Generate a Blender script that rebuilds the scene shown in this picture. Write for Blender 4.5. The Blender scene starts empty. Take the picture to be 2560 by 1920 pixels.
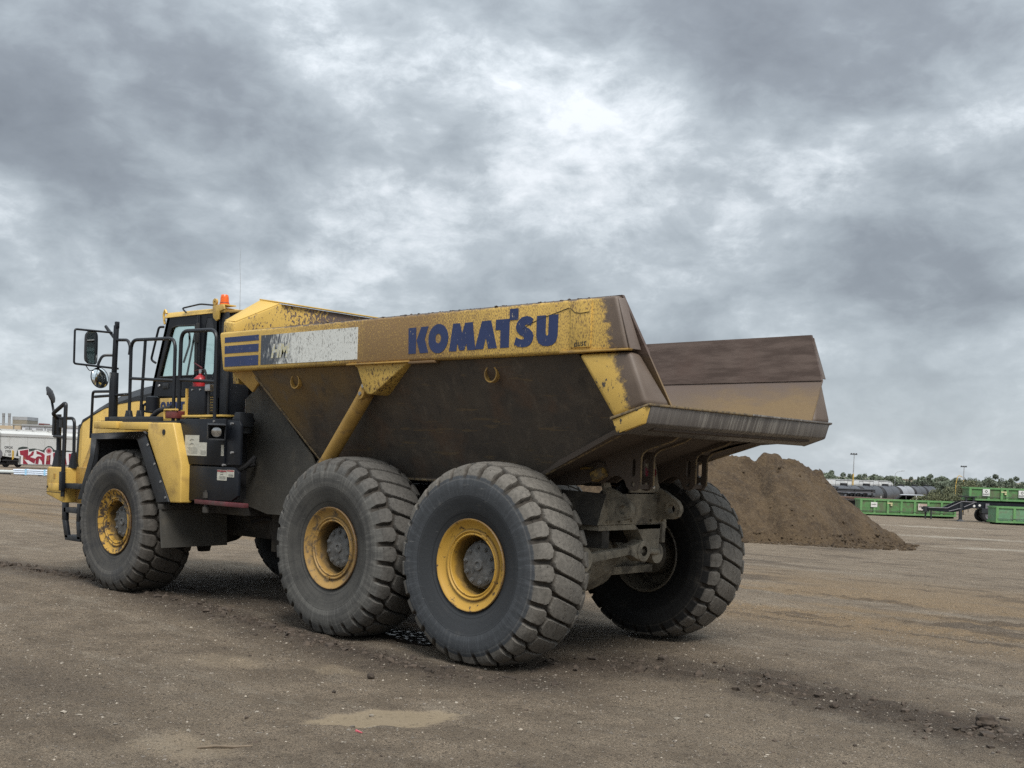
import bpy, bmesh, math, random
import numpy as np
from mathutils import Vector, Matrix, Quaternion
from mathutils.geometry import tessellate_polygon
random.seed(7); rng = np.random.default_rng(7)
R_ = math.radians
scn = bpy.context.scene
COL = scn.collection

# ------------------------------------------------------------------ camera
CAMP = Vector((-6.7284, 8.6450, 1.8131))
FW = Vector((0.66657244, -0.74534233, -0.01208247)); RT = Vector((-0.74470496, -0.6665472, 0.03360572)); UP = Vector((0.0331013, 0.01340277, 0.99936213))
cd = bpy.data.cameras.new('camera'); cam = bpy.data.objects.new('camera', cd); COL.objects.link(cam)
cd.sensor_fit = 'HORIZONTAL'; cd.sensor_width = 36.0; cd.lens = 36.0 * 2724.2 / 2560
cd.shift_y = 225.3 / 2560; cd.clip_start = 0.1; cd.clip_end = 4000
cam.matrix_world = Matrix(((RT.x, UP.x, -FW.x, CAMP.x), (RT.y, UP.y, -FW.y, CAMP.y), (RT.z, UP.z, -FW.z, CAMP.z), (0, 0, 0, 1)))
scn.camera = cam

# ------------------------------------------------------------------ light
SUN_DIR = Vector((-0.50, 0.30, 0.82)).normalized()      # towards the veiled sun, behind the camera's left shoulder
sd = bpy.data.lights.new('sun', 'SUN'); sun = bpy.data.objects.new('sun', sd); COL.objects.link(sun)
sd.energy = 1.5; sd.angle = R_(24); sd.color = (1.0, 0.96, 0.90)
sun.rotation_euler = SUN_DIR.to_track_quat('Z', 'Y').to_euler()
scn.cycles.use_denoising = False
vs = scn.view_settings
vs.view_transform = 'Standard'; vs.look = 'None'; vs.gamma = 1.0; vs.use_curve_mapping = False; vs.exposure = 1.15

# ------------------------------------------------------------------ node helper
class NT:
    def __init__(s, tree): s.t = tree; s.n = tree.nodes; s.l = tree.links
    def node(s, typ, ins=None, **kw):
        n = s.n.new(typ)
        for k, v in kw.items(): setattr(n, k, v)
        for k, v in (ins or {}).items(): s.set(n, k, v)
        return n
    def set(s, n, k, v):
        i = n.inputs[k]
        if isinstance(v, bpy.types.NodeSocket): s.l.new(v, i)
        elif isinstance(v, bpy.types.Node): s.l.new(v.outputs[0], i)
        else:
            if i.type == 'RGBA' and len(v) == 3: v = (*v, 1)
            i.default_value = v
    def math(s, op, a, b=0.0, c=0.0, clamp=False):
        n = s.n.new('ShaderNodeMath'); n.operation = op; n.use_clamp = clamp
        for i, v in enumerate((a, b, c)): s.set(n, i, v)
        return n.outputs[0]
    def vmath(s, op, a, b=(0, 0, 0)):
        n = s.n.new('ShaderNodeVectorMath'); n.operation = op
        s.set(n, 0, a)
        if op == 'SCALE': s.set(n, 'Scale', b)
        else: s.set(n, 1, b)
        return n.outputs['Value'] if op in ('DISTANCE', 'LENGTH', 'DOT_PRODUCT') else n.outputs[0]
    def noise(s, vec, scale, detail=4, rough=0.55, dist=0.0, lac=2.0):
        n = s.node('ShaderNodeTexNoise', {'Vector': vec, 'Scale': scale, 'Detail': detail, 'Roughness': rough, 'Distortion': dist, 'Lacunarity': lac})
        return n.outputs[0]
    def ramp(s, x, a, b, lo=0.0, hi=1.0, smooth=True):
        n = s.node('ShaderNodeMapRange', {'Value': x, 'From Min': a, 'From Max': b, 'To Min': lo, 'To Max': hi})
        n.interpolation_type = 'SMOOTHSTEP' if smooth else 'LINEAR'
        return n.outputs[0]
    def mix(s, f, a, b):
        n = s.n.new('ShaderNodeMix'); n.data_type = 'RGBA'
        s.set(n, 0, f); s.set(n, 6, a); s.set(n, 7, b)
        return n.outputs[2]
    def mapv(s, vec, scale=(1, 1, 1), loc=(0, 0, 0), rot=(0, 0, 0)):
        return s.node('ShaderNodeMapping', {'Vector': vec, 'Scale': scale, 'Location': loc, 'Rotation': rot}).outputs[0]
    def sep(s, v):
        n = s.node('ShaderNodeSeparateXYZ', {0: v}); return n.outputs

# ------------------------------------------------------------------ world: overcast sky
w = bpy.data.worlds.new('World'); scn.world = w; w.use_nodes = True
w.node_tree.nodes.clear(); N = NT(w.node_tree)
tc = N.node('ShaderNodeTexCoord').outputs['Generated']
d = N.vmath('NORMALIZE', tc); dx, dy, dz = N.sep(d)
zc = N.math('ADD', N.math('MAXIMUM', dz, 0.0), 0.22)
pv = N.node('ShaderNodeCombineXYZ', {0: N.math('DIVIDE', dx, zc), 1: N.math('DIVIDE', dy, zc), 2: 0.37}).outputs[0]
def wn(vec, sc, off, detail=6, rough=0.55, dist=0.0):
    n = N.node('ShaderNodeTexNoise', {'Vector': N.vmath('ADD', vec, off), 'Scale': sc, 'Detail': detail, 'Roughness': rough, 'Distortion': dist}); return n
warp = N.vmath('SCALE', N.vmath('SUBTRACT', wn(d, 5.0, (3, 1, 7), 4).outputs['Color'], (0.5, 0.5, 0.5)), 0.14)
dw = N.vmath('ADD', d, warp)
dv = N.vmath('MULTIPLY', d, (1.0, 1.0, 1.8)); dv2 = N.vmath('ADD', dv, N.vmath('SCALE', N.vmath('SUBTRACT', wn(dv, 9.0, (2, 6, 1), 3).outputs['Color'], (0.5, 0.5, 0.5)), 0.045))
big = wn(dv2, 3.2, (1.3, 4.1, 0), 5, 0.50).outputs[0]
med = wn(dv2, 7.0, (7.7, 2.2, 0), 8, 0.56).outputs[0]
fine = wn(dv2, 19.0, (0.2, 8.8, 1), 8, 0.60).outputs[0]
c = N.math('ADD', N.math('MULTIPLY', big, 0.40), N.math('ADD', N.math('MULTIPLY', med, 0.44), N.math('MULTIPLY', fine, 0.16)))
c = N.math('ADD', N.math('MULTIPLY', N.math('SUBTRACT', c, 0.5), 1.75), 0.468)
# lighter openings (negative) and thicker banks (positive) of the cloud deck
BL = [((.548, -.772, .321), .09, -.13), ((.590, -.760, .270), .08, -.09), ((.522, -.826, .214), .08, -.12), ((.402, -.874, .273), .10, -.11), ((.45, -.86, .235), .07, -.07),
      ((.322, -.897, .303), .06, -.06), ((.640, -.680, .365), .09, -.07), ((.427, -.833, .351), .15, .20), ((.495, -.786, .385), .10, .12), ((.36, -.86, .36), .12, .14),
      ((.373, -.906, .198), .10, .09), ((.315, -.935, .144), .09, .07), ((.869, -.378, .318), .16, .15), ((.892, -.378, .247), .07, .09), ((.79, -.50, .36), .12, .08),
      ((.838, -.488, .244), .10, .06), ((.865, -.461, .195), .08, .08), ((.853, -.445, .283), .05, -.12), ((.902, -.397, .168), .08, -.10),
      ((.702, -.677, .223), .07, -.08), ((.804, -.532, .266), .05, -.06), ((.806, -.547, .225), .07, .05), ((.73, -.60, .29), .13, .05),
      ((.734, -.661, .159), .09, -.04), ((.472, -.830, .288), .06, .08), ((.66, -.72, .19), .06, .04), ((.60, -.79, .13), .06, .05)]
for cdir, rad, amp in BL:
    dist = N.vmath('DISTANCE', dw, Vector(cdir).normalized())
    c = N.math('ADD', c, N.ramp(dist, 0.0, rad * 1.5, amp, 0.0))
# thinner, evener deck low over the horizon
c = N.math('ADD', c, N.ramp(dz, 0.0, 0.13, 0.0, 0.0))
# thin places show more of the small broken texture
thin = N.ramp(c, .50, .36, 0.0, 1.0)
wisp = wn(dv2, 26.0, (5.2, 3.8, 2), 9, 0.66).outputs[0]
c = N.math('ADD', c, N.math('MULTIPLY', N.math('MULTIPLY', N.math('SUBTRACT', wisp, 0.48), 0.52), N.math('ADD', N.math('MULTIPLY', thin, .90), .10)))
cr = N.node('ShaderNodeValToRGB', {0: c}); e = cr.color_ramp
e.elements[0].position = 0.20; e.elements[0].color = (0.80, 0.84, 0.88, 1)
e.elements[1].position = 0.84; e.elements[1].color = (0.205, 0.228, 0.258, 1)
for p_, col in ((0.34, (0.60, 0.65, 0.69, 1)), (0.45, (0.445, 0.492, 0.53, 1)), (0.54, (0.352, 0.394, 0.430, 1)), (0.66, (0.262, 0.292, 0.326, 1))):
    q = e.elements.new(p_); q.color = col
low = N.ramp(dz, 0.02, 0.16, 1.0, 0.0)
col = N.mix(N.math('MULTIPLY', low, 0.45), cr.outputs[0], (0.50, 0.555, 0.60))
lift = N.ramp(dz, 0.25, 1.0, 0.50, 1.15, smooth=False)
col = N.vmath('SCALE', col, lift)
gnd = N.ramp(dz, -0.06, 0.0, 0.0, 1.0)
col = N.mix(gnd, (0.07, 0.065, 0.055), col)
sky = N.node('ShaderNodeTexSky'); sky.sky_type = 'NISHITA'; sky.sun_disc = False
sky.sun_elevation = math.asin(SUN_DIR.z); sky.sun_rotation = math.atan2(SUN_DIR.x, SUN_DIR.y)
clouds10 = N.vmath('SCALE', col, 10.0)
tot = N.mix(0.96, sky.outputs[0], clouds10)
bg = N.node('ShaderNodeBackground', {'Color': tot, 'Strength': 0.1})
N.l.new(bg.outputs[0], N.node('ShaderNodeOutputWorld').inputs[0])

# ------------------------------------------------------------------ materials
MATS = {}
def newmat(name):
    m = bpy.data.materials.new(name); m.use_nodes = True; m.node_tree.nodes.clear(); n = NT(m.node_tree)
    out = n.node('ShaderNodeOutputMaterial'); b = n.node('ShaderNodeBsdfPrincipled'); n.l.new(b.outputs[0], out.inputs[0])
    MATS[name] = m; n.b = b; n.o = n.node('ShaderNodeTexCoord').outputs['Object']; n.out = out
    return n
def bump(n, h, strength=0.3, dist=0.01):
    bn = n.node('ShaderNodeBump', {'Height': h, 'Strength': strength, 'Distance': dist}); n.set(n.b, 'Normal', bn.outputs[0])
def plain(name, col, rough=0.5, metal=0.0, var=0.25, scale=6.0, dirt=None, dirt_amt=0.0, dscale=3.0, bmp=0.0, spec=0.5):
    n = newmat(name)
    f = n.noise(n.o, scale, 5, 0.6)
    lo = tuple(c_ * (1 - var) for c_ in col); hi = tuple(min(1, c_ * (1 + var)) for c_ in col)
    c_ = n.mix(n.ramp(f, .3, .7), lo, hi)
    if dirt:
        g = n.noise(n.o, dscale, 7, 0.62, 0.2)
        c_ = n.mix(n.ramp(g, .62 - dirt_amt * .4, .72 - dirt_amt * .2, 0, min(1, .5 + dirt_amt * .5)), c_, dirt)
    n.set(n.b, 'Base Color', c_); n.set(n.b, 'Roughness', rough); n.set(n.b, 'Metallic', metal); n.set(n.b, 'Specular IOR Level', spec)
    if bmp: bump(n, n.noise(n.o, scale * 5, 5), bmp)
    return n
YEL = (0.64, 0.42, 0.10); BRN = (0.085, 0.055, 0.042); STEEL = (0.105, 0.082, 0.074)

plain('yellow', YEL, 0.45, var=.09, scale=2.5, dirt=(0.33, 0.205, 0.065), dirt_amt=.30, dscale=2.6)
plain('yellow_dusty', (0.44, 0.265, 0.065), 0.6, var=.15, scale=4, dirt=(0.16, 0.11, 0.06), dirt_amt=.35, dscale=4)
plain('black', (0.0065, 0.0085, 0.013), 0.5, var=.3, scale=3, dirt=(0.020, 0.020, 0.021), dirt_amt=.2, spec=.35)
plain('rail_black', (0.010, 0.012, 0.016), 0.42, var=.2, spec=.4)
plain('dark_trim', (0.022, 0.025, 0.030), 0.6, var=.25, scale=4, dirt=(0.05, 0.048, 0.045), dirt_amt=.3)
plain('interior_dark', (0.02, 0.02, 0.022), 0.8)
plain('shield', (0.068, 0.064, 0.055), 0.75, var=.16, scale=3, dirt=(0.10, 0.088, 0.068), dirt_amt=.3, bmp=.1)
plain('frame_dust', (0.235, 0.205, 0.155), 0.85, var=.3, scale=7, dirt=(0.05, 0.045, 0.04), dirt_amt=.3, dscale=5, bmp=.25)
plain('frame_dark', (0.042, 0.038, 0.033), 0.85, var=.35, scale=6, dirt=(0.09, 0.078, 0.06), dirt_amt=.3)
plain('hub_grey', (0.115, 0.115, 0.112), 0.75, var=.2, scale=25, dirt=(0.06, 0.056, 0.05), dirt_amt=.3, dscale=14, bmp=.2)
plain('red_paint', (0.40, 0.02, 0.025), 0.35, var=.1)
plain('red_dark', (0.11, 0.025, 0.03), 0.6, var=.25, dirt=(.06, .05, .045), dirt_amt=.4)
plain('maroon', (0.17, 0.035, 0.03), 0.5)
plain('silver', (0.45, 0.45, 0.46), 0.35, metal=.8, var=.1)
plain('bolt', (0.30, 0.30, 0.30), 0.45, metal=.5)
plain('decal_paper', (0.50, 0.49, 0.42), 0.6, var=.12, scale=20)
plain('print_grey', (0.20, 0.20, 0.18), 0.7)
plain('print_red', (0.30, 0.035, 0.045), 0.6)
plain('cream', (0.62, 0.57, 0.33), 0.6, var=.2, scale=30)
plain('ink', (0.02, 0.02, 0.02), 0.7)
plain('pin_yellow', (0.30, 0.19, 0.05), 0.6, var=.4, scale=20, dirt=(.05, .045, .04), dirt_amt=.5, dscale=14)
plain('mirror_back', (0.020, 0.021, 0.024), 0.5)
n = plain('mirror_glass', (0.75, 0.80, 0.80), 0.02, metal=1.0, var=.0)
n = plain('beacon', (0.80, 0.13, 0.015), 0.25, var=.12, scale=40)
n = plain('lamp_glass', (0.55, 0.55, 0.54), 0.12, metal=.7, var=.3, scale=30)
n = plain('tail_red', (0.13, 0.008, 0.02), 0.3, var=.2)
plain('seat', (0.03, 0.033, 0.04), 0.85)

def glass(name, tint, gloss=0.05):
    n = newmat(name)
    tr = n.node('ShaderNodeBsdfTransparent', {0: tint}); gl = n.node('ShaderNodeBsdfGlossy', {0: (1, 1, 1), 'Roughness': 0.02})
    ge = n.node('ShaderNodeNewGeometry'); cs_ = n.math('ABSOLUTE', n.vmath('DOT_PRODUCT', ge.outputs['Normal'], ge.outputs['Incoming']))
    fr = n.math('ADD', .035, n.math('MULTIPLY', .75, n.math('POWER', n.math('SUBTRACT', 1.0, cs_), 5.0)))
    mx = n.node('ShaderNodeMixShader', {0: fr, 1: tr.outputs[0], 2: gl.outputs[0]})
    n.l.new(mx.outputs[0], n.out.inputs[0])
glass('cab_glass', (0.925, 0.985, 0.972)); glass('car_glass', (0.25, 0.3, 0.3))

# worn yellow side rail: speckled dirt in dashes, rubbed to bare steel towards the tail
def worn_yellow(name, rail=True):
    n = newmat(name); x, y, z = n.sep(n.o)
    base = n.mix(n.ramp(n.noise(n.o, 1.7, 4), .35, .7), YEL, tuple(k * .80 for k in YEL))
    st = n.noise(n.mapv(n.o, (95, 95, 52)), 1.0, 4, .65)
    st2 = n.noise(n.mapv(n.o, (15, 15, 6)), 1.0, 6, .65)
    if rail:
        fld = n.noise(n.o, 0.9, 3)
        dens = n.math('ADD', n.ramp(x, 4.0, 2.0, .0, .10), n.math('ADD', n.ramp(n.math('ABSOLUTE', n.math('SUBTRACT', x, 1.15)), 0.25, 1.0, .085, 0.0), n.math('MULTIPLY', n.math('SUBTRACT', fld, .5), .10)))
        dens = n.math('ADD', dens, n.ramp(x, 0.6, -.6, 0, -.04))
        spk = n.ramp(n.math('ADD', n.math('ADD', n.math('MULTIPLY', st, .80), n.math('MULTIPLY', st2, .20)), dens), .52, .68)
        spk = n.math('MULTIPLY', spk, n.ramp(x, 4.05, 3.3, 0.12, .88))
        brown = n.mix(st2, (0.085, 0.055, 0.036), (0.21, 0.125, 0.06))
        c_ = n.mix(spk, base, brown)
        film = n.ramp(n.math('ABSOLUTE', n.math('SUBTRACT', x, 1.1)), 0.2, 1.1, .32, .04)
        c_ = n.mix(film, c_, (0.27, 0.155, 0.065))
        edge = n.math('ADD', n.math('MULTIPLY', n.math('SUBTRACT', n.noise(n.mapv(n.o, (9, 9, 14)), 1.0, 8, .75), .5), .55), x)
        edge = n.math('ADD', edge, n.math('MULTIPLY', n.math('SUBTRACT', z, 2.95), -.25))
        bare = n.ramp(edge, -1.33, -1.43)
        top = n.ramp(n.math('ADD', z, n.math('MULTIPLY', n.math('SUBTRACT', n.noise(n.o, 12, 6), .5), .05)), 3.150, 3.166)
        bare = n.math('MAXIMUM', bare, n.math('MULTIPLY', top, n.ramp(x, 3.6, 2.9)))
    else:
        spk = n.ramp(n.math('ADD', n.math('MULTIPLY', n.noise(n.mapv(n.o, (1, 1, .7)), 26, 6, .65), .55), n.math('MULTIPLY', n.noise(n.o, 6, 4), .45)), .56, .60)
        c_ = n.mix(spk, base, (0.07, 0.06, 0.055))
        edge = n.math('ADD', n.math('ADD', x, n.math('MULTIPLY', n.math('SUBTRACT', z, 2.7), -.42)), n.math('MULTIPLY', n.math('SUBTRACT', n.noise(n.mapv(n.o, (10, 10, 14)), 1.0, 8, .75), .5), .42))
        bare = n.ramp(edge, -1.41, -1.51)
    steel = n.mix(n.noise(n.o, 5, 5), (0.072, 0.050, 0.037), (0.155, 0.116, 0.088))
    c_ = n.mix(bare, c_, steel)
    n.set(n.b, 'Base Color', c_); n.set(n.b, 'Roughness', 0.55)
    bump(n, spk, .12, .004)
    return n
worn_yellow('rail_yellow', True); worn_yellow('gusset_yellow', False)

def chipped(name, base, under, lo, hi, sc=(14, 14, 14), xr=None):
    n = newmat(name); x, y, z = n.sep(n.o)
    f = n.math('ADD', n.math('MULTIPLY', n.noise(n.mapv(n.o, sc), 1.0, 7, .68, .6), .7), n.math('MULTIPLY', n.noise(n.o, 2.2, 4), .3))
    if xr: f = n.math('ADD', f, n.ramp(y, xr[0], xr[1], 0, xr[2]))
    ch = n.ramp(f, lo, hi)
    c_ = n.mix(ch, n.mix(n.noise(n.o, 3, 3), base, tuple(k * .82 for k in base)), n.mix(n.noise(n.o, 9, 4), under, tuple(k * .6 for k in under)))
    n.set(n.b, 'Base Color', c_); n.set(n.b, 'Roughness', .55); bump(n, ch, .25, .004)
chipped('headboard_yellow', YEL, (0.135, 0.095, 0.082), .545, .575, (60, 34, 24), (1.0, -.4, .13))
chipped('hood_yellow', YEL, (0.16, 0.09, 0.05), .60, .625, (16, 10, 16))
chipped('bracket_yellow', YEL, (0.14, 0.085, 0.04), .53, .58, (40, 40, 22))
chipped('rim_yellow', (0.50, 0.29, 0.045), (0.06, 0.04, 0.03), .575, .62, (17, 17, 17))
chipped('rim_burnt', (0.48, 0.28, 0.045), (0.055, 0.036, 0.022), .47, .56, (14, 14, 14))
chipped('rim_dirty', (0.36, 0.215, 0.06), (0.14, 0.10, 0.06), .50, .62, (9, 9, 9))
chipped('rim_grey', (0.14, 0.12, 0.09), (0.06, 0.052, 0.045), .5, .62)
chipped('lip_side', YEL, (0.07, 0.065, 0.06), .53, .55, (16, 16, 12))
for nm, am in (('rim_yellow', .75), ('rim_dirty', .9), ('rim_burnt', .85)):      # dirt packed into the barrel, rust along the flange edge
    nt = NT(MATS[nm].node_tree); b_ = [q for q in nt.n if q.type == 'BSDF_PRINCIPLED'][0]; src = b_.inputs['Base Color'].links[0].from_socket
    ob = nt.node('ShaderNodeTexCoord').outputs['Object']; x, y, z = nt.sep(ob); rr = nt.math('SQRT', nt.math('ADD', nt.math('MULTIPLY', x, x), nt.math('MULTIPLY', z, z))); g = nt.noise(ob, 9, 6, .65)
    k = nt.math('SUBTRACT', g, .5)
    c_ = nt.mix(nt.math('MULTIPLY', nt.ramp(nt.math('ADD', y, nt.math('MULTIPLY', k, .12)), .245, .17), am), src, nt.mix(g, (0.060, 0.043, 0.024), (0.150, 0.100, 0.042)))
    c_ = nt.mix(nt.ramp(nt.math('ADD', rr, nt.math('MULTIPLY', k, .03)), .403, .414, 0, .8), c_, (0.115, 0.068, 0.036))
    c_ = nt.mix(nt.ramp(nt.math('ABSOLUTE', nt.math('SUBTRACT', rr, .320)), .014, .004, 0, .65), c_, (0.10, 0.068, 0.034))
    nt.set(b_, 'Base Color', c_)
# blue lettering, rubbed through in short upright nicks
def decal(name, colr, under, amt=.62):
    n = newmat(name)
    f = n.math('ADD', n.math('MULTIPLY', n.noise(n.mapv(n.o, (95, 95, 34)), 1.0, 4, .6), .75), n.math('MULTIPLY', n.noise(n.o, 5, 3), .25))
    ch = n.ramp(f, amt, amt + .03)
    c_ = n.mix(ch, n.mix(n.noise(n.o, 8, 4), colr, tuple(k * .7 for k in colr)), under)
    n.set(n.b, 'Base Color', c_); n.set(n.b, 'Roughness', .5)
decal('decal_blue', (0.024, 0.042, 0.130), (0.40, 0.35, 0.26), .63)
decal('cream_worn', (0.62, 0.57, 0.33), (0.50, 0.51, 0.49), .47)
n = newmat('decal_white'); x, y, z = n.sep(n.o)      # big sticker, dark grey-blue at its front end, bleached white behind, flecked by stones
f1 = n.noise(n.mapv(n.o, (42, 42, 13)), 1.0, 5, .66); f2 = n.noise(n.mapv(n.o, (9, 9, 4)), 1.0, 5, .6)
fr = n.ramp(n.math('ADD', n.math('ADD', x, n.math('MULTIPLY', n.math('SUBTRACT', f1, .5), 1.5)), n.math('MULTIPLY', n.math('SUBTRACT', f2, .5), .8)), 2.72, 3.16)
c_ = n.mix(fr, n.mix(f2, (0.58, 0.59, 0.56), (0.70, 0.71, 0.67)), (0.055, 0.066, 0.085))
fl = n.ramp(n.math('ADD', n.math('MULTIPLY', n.noise(n.mapv(n.o, (80, 80, 30)), 1.0, 5, .66), .8), n.math('MULTIPLY', f2, .2)), .545, .60)
n.set(n.b, 'Base Color', n.mix(n.math('MULTIPLY', fl, .75), c_, (0.10, 0.09, 0.075))); n.set(n.b, 'Roughness', .6)

# body skin: dark dust film over yellow, thinner near the front top
n = newmat('body_dirt'); x, y, z = n.sep(n.o)
g = n.noise(n.o, 1.6, 7, .62, .3); g2 = n.noise(n.o, 22, 6, .65)
c_ = n.mix(n.ramp(g, .3, .7), (0.060, 0.051, 0.043), (0.092, 0.074, 0.056))
rust = n.math('MULTIPLY', n.ramp(n.noise(n.o, 2.3, 5, .6), .48, .68), .5)
c_ = n.mix(rust, c_, (0.125, 0.072, 0.042))
showy = n.math('MULTIPLY', n.ramp(n.math('ADD', n.math('MULTIPLY', x, .45), n.math('ADD', z, n.math('MULTIPLY', g, 1.1))), 3.75, 4.35), .75)
c_ = n.mix(showy, c_, (0.20, 0.125, 0.04))
c_ = n.mix(n.ramp(g2, .60, .70, 0, .5), c_, (0.035, 0.031, 0.028))
run = n.noise(n.mapv(n.o, (9, 9, .9)), 1.0, 6, .62); c_ = n.mix(n.ramp(run, .54, .68, 0, .55), c_, (0.125, 0.102, 0.078)); c_ = n.mix(n.ramp(run, .44, .32, 0, .5), c_, (0.034, 0.030, 0.027))
dus = n.noise(n.mapv(n.o, (1.1, 1.1, 2.2), loc=(4, 0, 1)), 1.0, 8, .7); c_ = n.mix(n.ramp(dus, .50, .66, 0, .6), c_, (0.118, 0.096, 0.074))
scr = n.noise(n.mapv(n.o, (2.2, 2.2, 22), rot=(0, .9, 0)), 1.0, 5, .6); c_ = n.mix(n.ramp(scr, .61, .66, 0, .6), c_, (0.15, 0.105, 0.055))
spl = n.noise(n.o, 34, 5, .7); c_ = n.mix(n.math('MULTIPLY', n.ramp(spl, .60, .66), n.ramp(z, 2.5, 1.9, 0, .6)), c_, (0.13, 0.11, 0.088))
n.set(n.b, 'Base Color', c_); n.set(n.b, 'Roughness', .8); bump(n, n.math('ADD', g2, n.math('MULTIPLY', n.noise(n.o, 90, 4), .4)), .35, .01)

n = newmat('underside'); g = n.noise(n.o, 3, 6, .6); st = n.noise(n.mapv(n.o, (3, 18, 3)), 1.0, 5)
n.set(n.b, 'Base Color', n.mix(st, n.mix(g, (0.05, 0.042, 0.035), (0.10, 0.08, 0.062)), (0.085, 0.06, 0.045))); n.set(n.b, 'Roughness', .8); bump(n, g, .2)

n = newmat('liner_top'); g = n.noise(n.mapv(n.o, (2.5, 2.5, 14), rot=(0, .25, 0)), 1.0, 7, .65); g2 = n.noise(n.o, 1.5, 4)
c_ = n.mix(n.ramp(g, .35, .68), (0.070, 0.045, 0.034), (0.130, 0.092, 0.074))
n.set(n.b, 'Base Color', n.mix(n.ramp(g2, .5, .7, 0, .5), c_, (0.10, 0.06, 0.045))); n.set(n.b, 'Roughness', .55); n.set(n.b, 'Metallic', .15); bump(n, g, .1)
n = newmat('liner_low'); x, y, z = n.sep(n.o); g = n.noise(n.mapv(n.o, (3, 3, 10)), 1.0, 7, .62)
f = n.ramp(n.math('ADD', z, n.math('MULTIPLY', n.math('SUBTRACT', g, .5), .45)), 2.42, 2.72)
c_ = n.mix(n.noise(n.o, 40, 4), (0.235, 0.160, 0.075), (0.185, 0.122, 0.062))
c_ = n.mix(n.ramp(x, -.2, -.9), (0.16, 0.115, 0.075), c_)
n.set(n.b, 'Base Color', n.mix(f, c_, n.mix(g, (0.105, 0.072, 0.055), (0.16, 0.12, 0.098)))); n.set(n.b, 'Roughness', .55); bump(n, g, .1)
n = newmat('bare_steel'); g = n.noise(n.o, 4, 6, .6)
n.set(n.b, 'Base Color', n.mix(g, (0.085, 0.062, 0.050), (0.180, 0.142, 0.120))); n.set(n.b, 'Roughness', .55)
n = newmat('lip_steel'); x, y, z = n.sep(n.o)
g = n.noise(n.mapv(n.o, (1.2, 26, 1.2), rot=(.30, 0, 0)), 1.0, 5, .65); g2 = n.noise(n.o, 2.5, 5); ya = n.ramp(n.math('ABSOLUTE', n.math('SUBTRACT', y, -.05)), .5, 1.2)
lo = n.mix(g2, (0.105, 0.094, 0.087), (0.150, 0.137, 0.128))
n.set(n.b, 'Base Color', n.mix(n.math('MULTIPLY', n.ramp(g, .44, .66), n.math('SUBTRACT', 1.0, n.math('MULTIPLY', ya, .65))), lo, (0.30, 0.28, 0.25))); n.set(n.b, 'Roughness', .5); n.set(n.b, 'Metallic', .2); bump(n, g, .15)
n = newmat('edge_weld'); g = n.noise(n.o, 18, 6, .65)
n.set(n.b, 'Base Color', n.mix(n.ramp(g, .45, .6), (0.22, 0.160, 0.085), (0.10, 0.078, 0.055))); n.set(n.b, 'Roughness', .7)

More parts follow.
